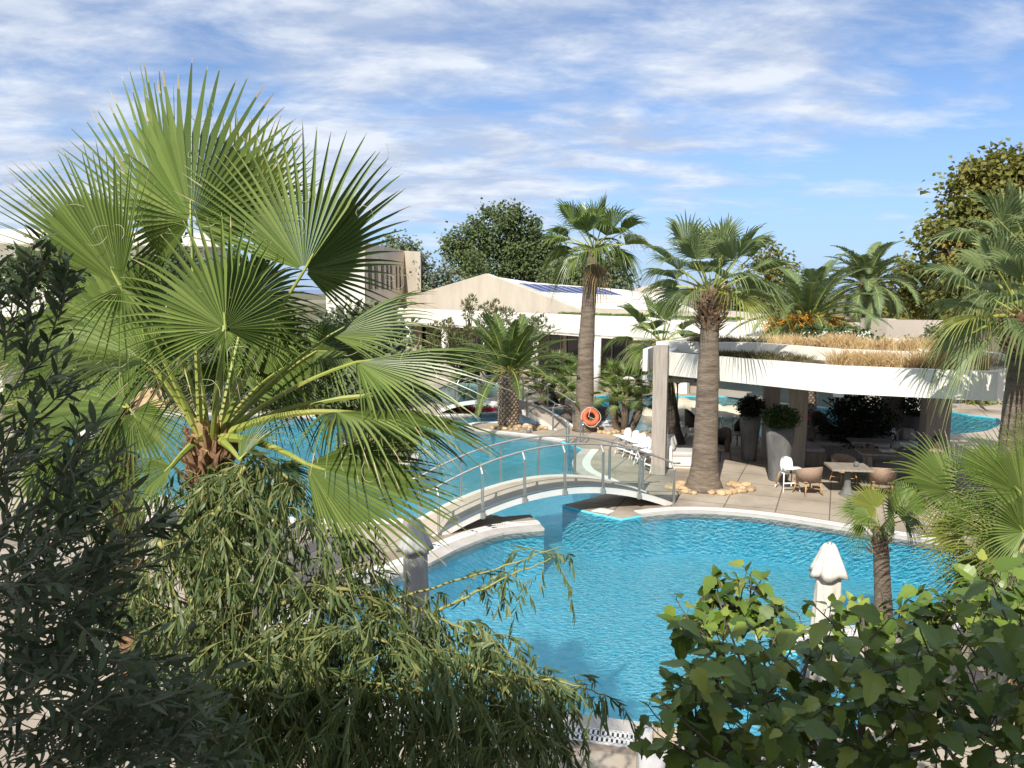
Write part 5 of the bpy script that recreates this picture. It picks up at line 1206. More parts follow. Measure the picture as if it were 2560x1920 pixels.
def mul_twig(p, d, ln, big=1.0):
    st = .055; pts = [p]; n = max(2, int(ln / st)); a0 = U(0, 6)
    for k in range(n):
        d = (d + rv(.12) + ZUP * .03).normalized(); pts.append(pts[-1] + d * st); a0 += 2.4
        o = ortho(V((math.cos(a0), math.sin(a0), .2)), d); pe = pts[-1] + (o * .8 + d * .5).normalized() * U(.03, .06)
        mt.tube([pts[-1], pe], .0022, 3, cap=False)
        ld = (o * .9 + d * .25 - ZUP * U(.15, .9) + rv(.2)).normalized(); mul_leaf(pe, ld, (ZUP + o * .4 - V((0, .25, 0)) + rv(.45)).normalized(), U(.075, .20) * big * (1 - .35 * k / n))
    mt.tube(pts, [.006 - .003 * k / n for k in range(n + 1)], 5, cap=False)
    mul_leaf(pts[-1], (d - ZUP * .3).normalized(), (ZUP + rv(.5)).normalized(), U(.06, .09) * big)
MENV = [(1670, 1960), (1700, 1860), (1740, 1780), (1720, 1720), (1770, 1640), (1800, 1590), (1880, 1620), (1960, 1680), (2060, 1650), (2150, 1610), (2250, 1640), (2360, 1600), (2450, 1530), (2600, 1500), (2600, 1960)]
for k in range(185):
    u, v = pick(MENV); mul_twig(W(u, v + 25, U(3.5, 4.6)), V((U(-.6, .6), U(-.6, .5), U(.0, 1.0))).normalized(), U(.15, .42))
for (u0, v0, u1, v1, d) in ((1820, 1560, 1790, 1425, 4.9), (1760, 1600, 1690, 1490, 4.1), (1850, 1560, 1840, 1440, 4.9), (1900, 1600, 1930, 1490, 5.0), (1980, 1640, 1930, 1500, 4.8), (2060, 1620, 2065, 1490, 4.9), (2130, 1600, 2160, 1505, 4.9), (2230, 1600, 2270, 1500, 4.9), (2330, 1600, 2300, 1510, 4.8),
                             (2350, 1560, 2460, 1450, 4.6), (2420, 1560, 2480, 1420, 5.0), (2480, 1540, 2550, 1420, 4.6), (2380, 1560, 2350, 1480, 4.8), (2200, 1620, 2240, 1540, 5.0), (1760, 1760, 1690, 1730, 4.2), (1770, 1820, 1680, 1770, 4.1), (1740, 1900, 1670, 1850, 3.9), (1800, 1620, 1740, 1560, 4.4), (2010, 1600, 2010, 1530, 5.1), (1800, 1540, 1812, 1405, 5.0), (1835, 1560, 1870, 1425, 5.0), (1780, 1600, 1770, 1470, 4.9), (2440, 1560, 2430, 1405, 5.0), (2520, 1560, 2530, 1400, 5.0), (2150, 1600, 2140, 1490, 5.0), (2290, 1600, 2320, 1480, 5.0), (1870, 1520, 1890, 1450, 5.0)):
    a, b = W(u0, v0, d), W(u1, v1, d); mul_twig(a, (b - a).normalized(), (b - a).length, 1.05)
    for k in range(2): mul_twig(a.lerp(b, U(0, .4)), ((b - a).normalized() + rv(.7)).normalized(), U(.12, .22))
mt.tube([mbse, mbse + V((.1, .1, 1.3)), W(2150, 1900, 4.2), W(2160, 1760, 4.2)], [.08, .07, .03, .012], 8)
for pl in (((2150, 1900, 4.2), (2300, 1780, 4.2), (2380, 1640, 4.5), (2460, 1480, 4.6)), ((2150, 1900, 4.2), (1950, 1780, 4.2), (1850, 1650, 4.4), (1790, 1480, 4.9)), ((2150, 1900, 4.2), (2170, 1700, 4.4), (2155, 1520, 4.7)), ((2150, 1900, 4.2), (2500, 1830, 3.9), (2600, 1800, 3.9)), ((2226, 1640, 5.0), (2212, 1520, 5.0), (2203, 1470, 5.0)), ((2150, 1900, 4.2), (1850, 1880, 3.9), (1700, 1840, 3.9))):
    mt.tube([W(*p) for p in pl], [.016, .012, .008, .005][:len(pl)], 6)
mt.build('branch', M['bark_tree'], mul); mb.build('foliage', M['mulberry'], mul)
# ------------------------------------------------------------------ terrace furniture
rnd.seed(501)
def make_high_chair(label, group=None):
    t = thing('high_chair', label, 'high chair', (0, 0, 0), 0, group)
    mb = MB()
    # seat bowl and curved back in one shell
    loops = []
    for (y, z, w) in ((-.15, .565, .13), (-.14, .53, .155), (-.05, .515, .165), (.06, .52, .165), (.12, .56, .17), (.145, .66, .175), (.16, .78, .165), (.165, .855, .13), (.165, .885, .07)):
        lp = []
        for k in range(9):
            q = -1 + 2 * k / 8; lp.append(V((w * q, y - .055 * q * q * (1 if z > .55 else .2), z + .04 * q * q * (1 if z < .6 else 0))))
        loops.append(lp)
    outer = [[p + V((0, .022 if p.z > .6 else .004, -.022 if p.z < .6 else 0)) for p in l] for l in loops]
    mb.loft(loops, closed=False); mb.loft([l[::-1] for l in outer], closed=False)
    for a, b in ((0, 0), (-1, -1)):
        mb.loft([[p for p in loops[a]], [p for p in outer[a]]], closed=False)
    for k in (0, -1): mb.loft([[l[k] for l in loops], [l[k] for l in outer]], closed=False)
    mb.build('seat_shell', M['plastic_white'], t, True)
    mb = MB(); mb.rbox((0, -.20, .655), (.46, .25, .035), 0, .05); mb.build('tray', M['plastic_white'], t, True)
    mb = MB()
    for s in (-1, 1): mb.tube([(s * .16, -.13, .50), (s * .17, -.02, .62), (s * .16, -.12, .655)], .016, 6)
    mb.tube([(-.17, -.13, .49), (.17, -.13, .49)], .017, 6); mb.tube([(-.17, .10, .49), (.17, .10, .49)], .017, 6); mb.tube([(-.17, -.13, .49), (-.17, .10, .49)], .017, 6); mb.tube([(.17, -.13, .49), (.17, .10, .49)], .017, 6)
    mb.build('seat_frame', M['plastic_white'], t, True)
    for sx in (-1, 1):
        for sy, mt in ((-1, 'plastic_white'), (1, 'teak')):
            top, bot = V((sx * .17, sy * .115, .49)), V((sx * .235, sy * .24, 0)); mid = top.lerp(bot, .74)
            mb = MB(); mb.tube([top, mid], [.017, .016], 8); lg = mb.build('leg', M[mt], t, True)
            mb = MB(); mb.tube([mid, bot], [.0165, .013], 8); mb.build('foot_cap', M['plastic_white'], lg, True)
    mb = MB(); mb.rbox((0, -.185, .245), (.40, .10, .022), 0, .02); mb.build('footrest', M['plastic_white'], t, True)
    mb = MB(); mb.box((0, -.155, .56), (.035, .02, .13)); mb.tube([(-.10, -.03, .60), (0, -.15, .58), (.10, -.03, .60)], .010, 5); mb.build('harness', M['dark_metal'], t)
    return t
def place(o, p, rz): o.location = (p.x, p.y, 0); o.rotation_euler = (0, 0, rz); return o
hc = make_high_chair('white high chair with tray and wooden rear legs, standing alone by the grey planter')
stack = [((1562, 1138), 'farthest white high chair in the row at the pavilion post', 72), ((1582, 1146), 'second white high chair from the far end of the row', 70), ((1598, 1153), 'third white high chair from the far end of the row', 76), ((1611, 1165), 'second white high chair from the near end of the row', 66), ((1632, 1180), 'nearest white high chair in the row beside the white sofa', 80)]
for (u, v), lb_, rz in stack: dup(hc, (G(u, v).x, G(u, v).y, 0), R(-rz + 10), lb_, 'high chairs lined up by the pavilion post')
place(hc, G(1968, 1226), R(8))
def make_armchair(label):
    t = thing('armchair', label, 'chair', (0, 0, 0), 0, 'wicker armchairs on the terrace')
    mb = MB(); n = 28; lo, li = [], []
    inner, outer = [], []
    for k in range(n + 1):
        a = R(-28) + R(236) * k / n; f = abs(k / n - .5) * 2; zt = .76 - .15 * f ** 2.2; rx, ry = .31, .29
        c, s = math.cos(a), math.sin(a); ring = []
        for (dr, z) in ((-.02, .37), (.0, .36), (.035, zt), (.02, zt + .018), (-.005, zt + .018), (-.025, zt - .01)): ring.append(V((c * (rx + dr), s * (ry + dr) - .02, z)))
        inner.append(ring)
    mb.loft(inner, 0, True, True); mb.build('woven_shell', M['wicker'], t, True)
    mb = MB(); mb.rbox((0, -.05, .385), (.53, .52, .05), 0, .06); mb.build('seat_frame', M['wicker'], t, True)
    mb = MB(); mb.rbox((0, -.04, .445), (.48, .46, .07), 0, .06); mb.build('cushion', M['cushion_white'], t, True)
    for sx in (-1, 1):
        for sy in (-1, 1):
            mb = MB(); mb.tube([(sx * .20, sy * .18 - .03, .38), (sx * .265, sy * .26 - .03, 0)], [.024, .015], 8); mb.build('leg', M['teak'], t, True)
    mb = MB(); mb.tube([(-.24, -.24, .16), (.24, .18, .16)], .012, 6); mb.tube([(.24, -.24, .16), (-.24, .18, .16)], .012, 6); mb.build('stretcher', M['teak'], t, True)
    return t
ac = make_armchair('woven armchair with its back to the pool, beside the lone high chair')
for (u, v), rz, lb_ in (((2107, 1208), 12, 'woven armchair facing the pool behind the trumpet footed table'), ((2204, 1238), 160, 'woven armchair with its back to the pool, right of the trumpet footed table'), ((2292, 1222), 20, 'woven armchair facing the pool behind the small palm, at the end of the long table')):
    g = G(u, v); dup(ac, (g.x, g.y, 0), R(rz), lb_)
g = G(2021, 1236); place(ac, g, R(196))
# trumpet-footed table
g = G(2117, 1236); tb = thing('dining_table', 'small grey wooden table on a trumpet shaped foot', 'table', (g.x, g.y, 0))
mb = MB(); mb.lathe([(.21, 0), (.205, .02), (.13, .09), (.085, .25), (.075, .55), (.11, .70)], (g.x, g.y, 0), 18); mb.build('foot', M['planter'], tb, True)
mb = MB(); mb.box((g.x, g.y, .725), (1.0, .85, .05), R(-8)); mb.build('tabletop', M['table_wood'], tb)
mb = MB(); mb.lathe([(.05, .75), (.062, .80), (.058, .87), (.045, .88), (.05, .80), (.04, .765)], (g.x + .18, g.y - .05, 0), 14); single(mb, 'candle_pot', M['planter'], 'small dark pot standing on the trumpet footed table', 'pot', (g.x + .18, g.y - .05, .75), smooth=True)
g = G(2225, 1196); tb = thing('dining_table', 'long grey wooden table near the cushioned bench', 'table', (g.x, g.y, 0))
mb = MB(); mb.box((g.x, g.y, .735), (1.75, .8, .05), R(-10)); mb.build('tabletop', M['table_wood'], tb)
for s in (-1, 1):
    mb = MB(); mb.box((g.x + s * .62, g.y - s * .1, .355), (.12, .5, .71), R(-10)); mb.build('leg', M['table_wood'], tb)
mb = MB(); mb.box((g.x - .1, g.y + .05, .79), (.36, .26, .05), R(-6)); single(mb, 'menu_tray', M['cushion_white'], 'white tray lying on the long grey table', 'tray', (g.x - .1, g.y, .76))
mb = MB(); mb.lathe([(.05, .76), (.065, .80), (.06, .90), (.05, .90)], (g.x + .28, g.y, 0), 12); single(mb, 'candle_pot', M['planter'], 'dark pot standing on the long grey table', 'pot', (g.x + .28, g.y, .76), smooth=True)
g = G(2090, 1162); tb = thing('dining_table', 'dark table in the shade in front of the striped bench', 'table', (g.x + 1.0, g.y, 0))
mb = MB(); mb.box((g.x + 1.0, g.y, .735), (1.2, .7, .05), R(-10)); mb.build('tabletop', M['table_wood'], tb)
mb = MB(); mb.box((g.x + 1.0, g.y, .355), (.14, .4, .71), R(-10)); mb.build('leg', M['table_wood'], tb)
# cushioned bench along the inside of the pavilion
g = G(2165, 1142); rz = R(-8)
bn = thing('bench', 'long built in bench with pale seat pads under the pavilion roof', 'bench', (g.x, g.y, 0))
Mr = Matrix.Rotation(rz, 3, 'Z')
def bl(x, y, z): p = V((g.x, g.y, 0)) + Mr @ V((x, y, 0)); p.z = z; return p
mb = MB(); mb.box(bl(0, 0, .19), (3.6, .8, .38), rz); mb.build('base', M['wood_grey'], bn)
mb = MB(); mb.box(bl(0, .48, .42), (3.6, .16, .84), rz); mb.build('back', M['wood_grey'], bn)
for k in range(3):
    mb = MB(); mb.rbox(bl(-1.2 + 1.2 * k, -.02, .44), (1.17, .74, .12), rz, .04); mb.build('seat_pad', M['cushion'], bn, True)
mb = MB(); mb.box(bl(-1.95, -.55, .19), (.7, 1.9, .38), rz); mb.build('side_base', M['wood_grey'], bn)
mb = MB(); mb.rbox(bl(-1.95, -.55, .44), (.66, 1.8, .12), rz, .04); mb.build('seat_pad', M['cushion'], bn, True)
def pillow(p, rz, tilt, label, mat, w=.46, h=.42):
    t = MB(); n = 10; loops = []
    for i in range(n + 1):
        x = -1 + 2 * i / n; lp = []
        for j in range(n + 1):
            y = -1 + 2 * j / n; th = .075 * max(0, (1 - x ** 4) * (1 - y ** 4)) ** .6; lp.append((x, y, th))
        loops.append(lp)
    Rm = Matrix.Rotation(rz, 3, 'Z') @ Matrix.Rotation(tilt, 3, 'X')
    f = lambda s: [[V(p) + Rm @ V((x * w / 2 * (1 - .06 * y * y), s * th, y * h / 2 * (1 - .06 * x * x) + h / 2)) for x, y, th in lp] for lp in loops]
    t.loft(f(-1), closed=False); t.loft([l[::-1] for l in f(1)], closed=False)
    return single(t, 'cushion', M[mat], label, 'cushion', p, 'loose cushions', True)
for x, lb_, mt, y in ((-1.3, 'grey cushion leaning at the left end of the long bench', 'cushion', .30), (-1.75, 'dark cushion propped in the bench corner behind the column', 'cushion_dark', .1), (-.6, 'pale striped cushion on the bench under the dark hedge', 'cushion_white', .32), (.1, 'light cushion in the middle of the long bench', 'cushion', .32), (.75, 'pale cushion on the bench right of the dark hedge', 'cushion_white', .32), (1.35, 'taupe cushion at the right end of the long bench', 'cushion_dark', .3)):
    pillow(bl(x, y, .50), rz + U(-.2, .2), R(-16), lb_, mt)
# white sofa by the corner post
p0, p1 = G(1650, 1188), G(1722, 1182)
sf = thing('sofa', 'white boxy outdoor sofa with grey seat pad between corner post and thick palm trunk', 'sofa', G(1700, 1170))
rz = R(-6); c = G(1702, 1166)
mb = MB(); mb.box((c.x + .1, c.y + .1, .22), (1.0, .8, .26), rz); mb.box((c.x + .1, c.y + .1, .05), (.9, .7, .1), rz); mb.build('base', M['plaster'], sf)
mb = MB(); mb.rbox((c.x + .12, c.y + .06, .42), (.94, .74, .15), rz, .05); mb.build('seat_pad', M['cushion'], sf, True)
mb = MB(); mb.box((c.x - .36, c.y + .2, .36), (.14, 1.15, .62), rz); mb.build('back', M['plaster'], sf)
pillow((c.x - .20, c.y + .05, .49), rz + R(80), R(-18), 'grey cushion standing against the back of the white sofa', 'cushion', .5, .44)
pillow((c.x - .12, c.y + .45, .49), rz + R(60), R(-20), 'second grey cushion farther along the white sofa', 'cushion_white', .46, .42)
g = G(1742, 1132); tb = thing('dining_table', 'grey plank table behind the thick palm trunk', 'table', (g.x, g.y, 0))
mb = MB(); mb.box((g.x + .15, g.y, .735), (1.3, .8, .05), R(-8)); mb.build('tabletop', M['table_wood'], tb)
mb = MB(); mb.box((g.x + .15, g.y, .355), (.14, .5, .71), R(-8)); mb.build('leg', M['table_wood'], tb)
mb = MB(); mb.rbox((g.x - .2, g.y - .1, .80), (.16, .12, .09), .2, .02); single(mb, 'napkin_box', M['cushion_white'], 'small white box on the plank table behind the palm', 'box', (g.x - .2, g.y - .1, .76))
def dark_chair(u, v, rz, label):
    g = G(u, v); t = thing('wicker_chair', label, 'chair', (g.x, g.y, 0), 0, 'dark wicker chairs in the pavilion'); Rz = Matrix.Rotation(rz, 3, 'Z')
    q = lambda x, y, z: V((g.x, g.y, 0)) + Rz @ V((x, y, z))
    mb = MB(); loops = []
    for k in range(13):
        a = R(-20) + R(220) * k / 12; f = abs(k / 12 - .5) * 2; zt = 1.0 - .35 * f ** 2
        loops.append([q(.30 * math.cos(a), .28 * math.sin(a), .3), q(.33 * math.cos(a), .31 * math.sin(a), zt), q(.30 * math.cos(a), .28 * math.sin(a), zt + .02), q(.27 * math.cos(a), .25 * math.sin(a), zt - .02)])
    mb.loft(loops, 0, True, True); mb.build('woven_shell', M['wicker_dark'], t, True)
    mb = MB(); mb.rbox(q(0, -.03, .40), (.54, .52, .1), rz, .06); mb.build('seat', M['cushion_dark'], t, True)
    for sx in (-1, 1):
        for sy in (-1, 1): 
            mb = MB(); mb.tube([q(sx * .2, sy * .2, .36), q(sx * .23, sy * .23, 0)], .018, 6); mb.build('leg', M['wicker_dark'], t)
    return t
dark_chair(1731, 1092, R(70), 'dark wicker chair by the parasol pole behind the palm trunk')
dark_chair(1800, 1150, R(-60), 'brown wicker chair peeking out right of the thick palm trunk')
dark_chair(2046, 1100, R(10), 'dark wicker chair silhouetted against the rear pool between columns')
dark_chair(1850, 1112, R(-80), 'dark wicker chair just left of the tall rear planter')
# planters
def planter(u, v, d, h, r0, r1, label, bl_, br, bz, seed, mat='planter', leaf='box_leaf', n=2600, ls=.055):
    g = G(u, v) if d is None else V(((u - 1280) / F * d, d, 0)); t = thing('planter', label, 'planter', (g.x, g.y, 0))
    mb = MB(); mb.lathe([(r0 * .96, 0), (r0, .03), (r0 + (r1 - r0) * .45, h * .45), (r1 * .985, h * .85), (r1, h), (r1 - .05, h), (r1 - .06, h - .06)], (g.x, g.y, 0), 28); mb.build('pot', M[mat], t, True)
    mb = MB(); mb.lathe([(r1 - .055, h - .05), (.01, h - .04)], (g.x, g.y, 0), 20, 0, False); mb.build('soil', M['soil'], t)
    rnd.seed(seed); b = thing('box_bush', bl_, 'shrub', (g.x, g.y, h - .05)); mb = MB()
    for k in range(5): mb.tube([(g.x + U(-.08, .08), g.y + U(-.08, .08), h - .06), (g.x + U(-.2, .2), g.y + U(-.2, .2), h + bz * .7)], .014, 5)
    mb.build('stem', M['bark_tree'], b)
    mb = MB(); crown_leaves(mb, [(V((g.x, g.y, h + bz * .62)), (br, br, bz * .72)), (V((g.x, g.y, h + bz * .45)), (br * .85, br * .85, bz * .5))], n, ls, .5, .86, 0); mb.build('foliage', M[leaf], b)
planter(1945, 1200, None, 1.52, .26, .38, 'tall tapered grey planter half in sun beside the high chair', 'flat topped green bush in the sunlit tall planter', .40, .38, 511, n=4200)
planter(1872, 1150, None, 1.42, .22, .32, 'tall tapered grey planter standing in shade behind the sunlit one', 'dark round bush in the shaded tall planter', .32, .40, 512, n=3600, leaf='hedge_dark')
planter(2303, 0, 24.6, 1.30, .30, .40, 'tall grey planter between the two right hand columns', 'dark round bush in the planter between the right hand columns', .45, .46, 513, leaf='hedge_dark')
g = V(((2143 - 1280) / F * 24.4, 24.4, 0)); hp = thing('hedge_planter', 'low dark trough behind the bench holding the big dark hedge', 'planter', g)
mb = MB(); mb.box((g.x, g.y, .35), (2.3, .5, .7), R(-8)); mb.build('trough', M['planter'], hp)
mb = MB(); mb.box((g.x, g.y, .706), (2.2, .42, .012), R(-8)); mb.build('soil', M['soil'], hp)
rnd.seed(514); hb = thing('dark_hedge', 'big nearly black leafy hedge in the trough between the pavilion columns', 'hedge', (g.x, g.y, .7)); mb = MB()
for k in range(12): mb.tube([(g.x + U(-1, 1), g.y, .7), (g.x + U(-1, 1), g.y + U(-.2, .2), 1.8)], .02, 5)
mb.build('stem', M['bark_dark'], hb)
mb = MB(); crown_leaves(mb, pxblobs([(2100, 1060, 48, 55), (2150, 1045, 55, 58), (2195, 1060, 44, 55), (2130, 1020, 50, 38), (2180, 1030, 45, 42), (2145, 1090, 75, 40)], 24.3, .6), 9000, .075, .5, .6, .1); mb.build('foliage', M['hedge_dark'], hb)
# ---- parasols
def closed_parasol(u, d, label, mat, top, hem_r=.195, drop=.36, seed=0):
    x = W(u, 1450, d).x; rnd.seed(seed); t = thing('parasol', label, 'parasol', (x, d, 0)); c = V((x, d, 0)); n = 56
    def ringf(r, z, amp, ph, m=6):
        return [c + V((math.cos(q) * r * (1 + amp * math.sin(m * q + ph + 1.1 * math.sin(2 * q)))
                       , math.sin(q) * r * (1 + amp * math.sin(m * q + ph + 1.1 * math.sin(2 * q))), z + .012 * math.sin(5 * q + ph))) for q in [2 * PI * k / n for k in range(n)]]
    mb = MB(); L0 = [ringf(.035, top, 0, 0), ringf(.062, top - .012, .03, 0), ringf(.085, top - .05, .06, .2), ringf(.108, top - .12, .10, .3), ringf(.14, top - .20, .12, .4), ringf(.172, top - .29, .13, .5), ringf(hem_r, top - drop, .14, .6), ringf(hem_r - .02, top - drop + .01, .14, .6), ringf(.10, top - .2, .1, .5)]
    mb.loft(L0, 0, True, False); mb.build('top_flap', M[mat], t, True)
    mb = MB(); mb.loft([ringf(.10, top - .15, .06, .3, 6), ringf(.13, top - drop, .09, .5, 6), ringf(.135, top - .7, .11, .9, 7), ringf(.148, top - 1.0, .12, 1.2, 7), ringf(.162, top - 1.3, .13, 1.5, 7), ringf(.17, top - 1.62, .14, 1.8, 7), ringf(.14, top - 1.61, .14, 1.8, 7)], 0, True, True); mb.build('folded_canopy', M[mat], t, True)
    mb = MB(); mb.loft([ringf(.156, top - 1.02, .10, 1.2, 7), ringf(.158, top - 1.05, .10, 1.2, 7), ringf(.150, top - 1.055, .10, 1.2, 7)]); mb.build('strap', M[mat], t, True)
    mb = MB(); mb.tube([c + V((0, 0, .05)), c + V((0, 0, top + .03))], .024, 10); mb.build('pole', M['steel'], t, True)
    mb = MB(); mb.lathe([(.28, 0), (.28, .04), (.06, .07), (.05, .22)], c, 24); mb.build('base', M['planter'], t, True)
closed_parasol(2070, 8.25, 'cream closed parasol beside the small slender palm', 'canvas', 2.44, seed=1)
closed_parasol(1039, 8.7, 'closed parasol, its white cloth painted shade grey, standing under the palm fronds near the left pool shore', 'canvas_grey_shade', 2.58, seed=2)
def open_parasol(u, v, d, r, ztop, zrim, label, mat, ang=0, polem='steel'):
    x = (u - 1280) / F * d; t = thing('parasol', label, 'parasol', (x, d, 0)); c = V((x, d, 0)); n = 8
    rim = [c + V((math.cos(ang + 2 * PI * k / n) * r, math.sin(ang + 2 * PI * k / n) * r, zrim)) for k in range(n)]
    mb = MB(); a = c + V((0, 0, ztop)); mb.loft([[p - V((0, 0, .12)) for p in rim], rim, [p.lerp(a, .5) - V((0, 0, .04)) for p in rim], [p.lerp(a, .97) for p in rim]], 0, False, True); mb.build('canopy', M[mat], t)
    for k in range(n):
        mb = MB(); mb.tube([rim[k] - V((0, 0, .02)), a - V((0, 0, .06))], .012, 4); mb.tube([rim[k].lerp(a, .45) - V((0, 0, .08)), c + V((0, 0, ztop - .75))], .011, 4); mb.build('rib', M['dark_metal'], t)
    mb = MB(); mb.tube([c, c + V((0, 0, ztop + .06))], .03, 10); mb.build('pole', M[polem], t, True)
    mb = MB(); mb.lathe([(.3, 0), (.3, .06), (.05, .1)], c, 18); mb.build('base', M['planter'], t)
open_parasol(1697, 0, 27.2, 1.15, 2.72, 2.28, 'open white parasol with dark ribs behind the grey corner post', 'canvas_grey_shade', .3)
open_parasol(2385, 0, 35, 1.3, 2.6, 2.2, 'open cream parasol beyond the rear pool near the right column', 'canvas', .1)
# ---- ladders, lifebuoy, boulders
def ladder(u, v, sp, label, ang):
    g = G(u, v); t = thing('pool_ladder', label, 'pool ladder', (g.x, g.y, 0)); e = V((math.cos(ang), math.sin(ang), 0)); q = V((-e.y, e.x, 0))
    for s in (-1, 1):
        b = g + e * s * sp / 2; mb = MB(); pts = [b + q * .42, b + q * .42 + ZUP * .55] + [b + q * (.22 + .20 * math.cos(a)) + ZUP * (.62 + .2 * math.sin(a)) for a in [PI * k / 8 for k in range(9)]] + [b + q * .02 + ZUP * .3, b + q * .0 - ZUP * .9]
        mb.tube(pts, .021, 8); mb.build('rail', M['chrome'], t, True)
    for k in range(3):
        mb = MB(); mb.box(g - ZUP * (.2 + .25 * k), (sp, .08, .025), ang); mb.build('step', M['chrome'], t)
ladder(1440, 1112, .50, 'bent steel pool ladder at the deck edge behind the glass footbridge', R(8))
ladder(1813, 1094, .50, 'steel pool ladder at the rear pool seen between palm trunk and planter', R(185))
g = W(1477, 1042, 28.3); lbuoy = thing('lifebuoy', 'orange lifebuoy with white rope leaning on the boulder under the tallest palm', 'lifebuoy', G(1480, 1062))
ax = V((.12, -.92, .36)).normalized(); e1 = V((1, .12, 0)).normalized(); e2 = ax.cross(e1) * -1; e2 = e2 if e2.z > 0 else -e2
mb = MB(); K = 40; loops = []
for k in range(K + 1):
    a = 2 * PI * k / K; o = e1 * math.cos(a) + e2 * math.sin(a); loops.append([g + o * (.245 + .088 * math.cos(b)) + ax * .065 * math.sin(b) for b in [2 * PI * j / 12 for j in range(12)]])
mb.loft(loops); mb.build('ring', M['orange'], lbuoy, True)
mb = MB()
for k in range(4):
    a0, a1 = PI / 4 + PI / 2 * k, PI / 4 + PI / 2 * (k + 1); pts = []
    for j in range(9):
        a = a0 + (a1 - a0) * j / 8; o = e1 * math.cos(a) + e2 * math.sin(a); pts.append(g + o * (.345 + .03 * math.sin(PI * j / 8)) + ax * .03 - ZUP * .02 * math.sin(PI * j / 8))
    mb.tube(pts, .009, 5)
mb.tube([g + e2 * .3 + ax * .08, g + ax * .05 - e1 * .1, g - e2 * .1 + e1 * .12 + ax * .05], .008, 5)
mb.build('rope', M['white_paint'], lbuoy)
def rock(mb, c, r, seed, sq=(1, 1, .7), rough=.35, n=12):
    loops = []
    for i in range(1, n):
        a = PI * i / n; lp = []
        for j in range(n + 2):
            q = 2 * PI * j / (n + 2); d = V((math.sin(a) * math.cos(q), math.sin(a) * math.sin(q), math.cos(a))); k = 1 + rough * noise.noise(d * 1.7 + V((seed, seed * 2, 0))) + rough * .4 * noise.noise(d * 4 + V((seed, 0, 0)))
            lp.append(c + V((d.x * sq[0], d.y * sq[1], d.z * sq[2])) * r * k)
        loops.append(lp)
    mb.loft(loops[::-1], 0, True, True)
mb = MB(); g = G(1446, 1056); rock(mb, g + ZUP * .28, .62, 3.3, (1.25, .8, .8), .5); single(mb, 'boulder', M['rock_dark'], 'big dark boulder at the foot of the tallest palm, left of the lifebuoy', 'boulder', g, smooth=True)
mb = MB(); g = G(1490, 1050); rock(mb, g + ZUP * .2, .5, 5.1, (1.0, .8, .8), .5); single(mb, 'boulder', M['rock_dark'], 'dark rock directly behind the orange lifebuoy', 'boulder', g, smooth=True)
for (u, v, r, s, lb_) in ((1722, 1034, 1.35, 1.1, 'pale rock outcrop rising from the rear pool left of the thick trunk'), (1790, 1036, 1.1, 2.2, 'low pale rock ledge in the rear pool behind the thick trunk'), (1842, 1038, .8, 4.2, 'small pale rock in the rear pool beside the shaded planter'), (1668, 1034, .9, 6.2, 'pale rock in the rear pool next to the corner post')):
    mb = MB(); g = G(u, v); rock(mb, g - ZUP * .15, r, s, (1.2, .8, .55), .4); single(mb, 'pale_rock', M['rock_pale'], lb_, 'rock', g, smooth=True)
# ring stones: one mesh shared by copies
rnd.seed(521); protos = []
def stones(ctr, n, rx, ry, r, label, group, hole=0):
    for k in range(n):
        for _ in range(30):
            a, q = U(0, 2 * PI), U(hole, 1) ** .5; x, y = ctr.x + math.cos(a) * rx * q, ctr.y + math.sin(a) * ry * q
            if ((x - ctr.x) / rx) ** 2 + ((y - ctr.y) / ry) ** 2 >= hole ** 2: break
        rr = r * U(.7, 1.25)
        if len(protos) < 4:
            mb = MB(); rock(mb, V((0, 0, 0)), 1.0, 2.7 * len(protos), (1.25, 1, .7), .3, 9); o = mb.build('round_stone', M['stone'], None, True); protos.append(o)
        else: o = rnd.choice(protos).copy(); C.objects.link(o)
        o.location = (x, y, rr * .35); o.scale = (rr, rr, rr); o.rotation_euler = (0, 0, U(0, 6)); setp(o, label, 'stone', group)
g = G(1762, 1222); stones(V((g.x + .1, g.y, 0)), 58, 1.15, .62, .105, 'ochre rounded stone among those ringing the thick palm trunk by the pavilion', 'stones round the pavilion palm', .40)
g = G(1290, 1072); stones(V((g.x, g.y, 0)), 34, 1.2, .36, .10, 'ochre rounded stone in the bed round the stout date palm', 'stones round the date palm', .2)
g = G(1560, 1082); stones(V((g.x, g.y - .1, 0)), 26, .95, .3, .10, 'ochre rounded stone at the foot of the four stemmed palm clump', 'stones round the palm clump', .1)
g = G(1470, 1074); stones(V((g.x, g.y, 0)), 12, .7, .3, .11, 'ochre rounded stone lying before the dark boulder and lifebuoy', 'stones by the lifebuoy', .1)
mb = MB(); g = G(1322, 1082); mb.lathe([(.09, 0), (.09, .14), (.10, .16), (.001, .17)], g, 12); single(mb, 'garden_light', M['steel'], 'small round steel path light among the stones by the date palm', 'light', g, smooth=True)
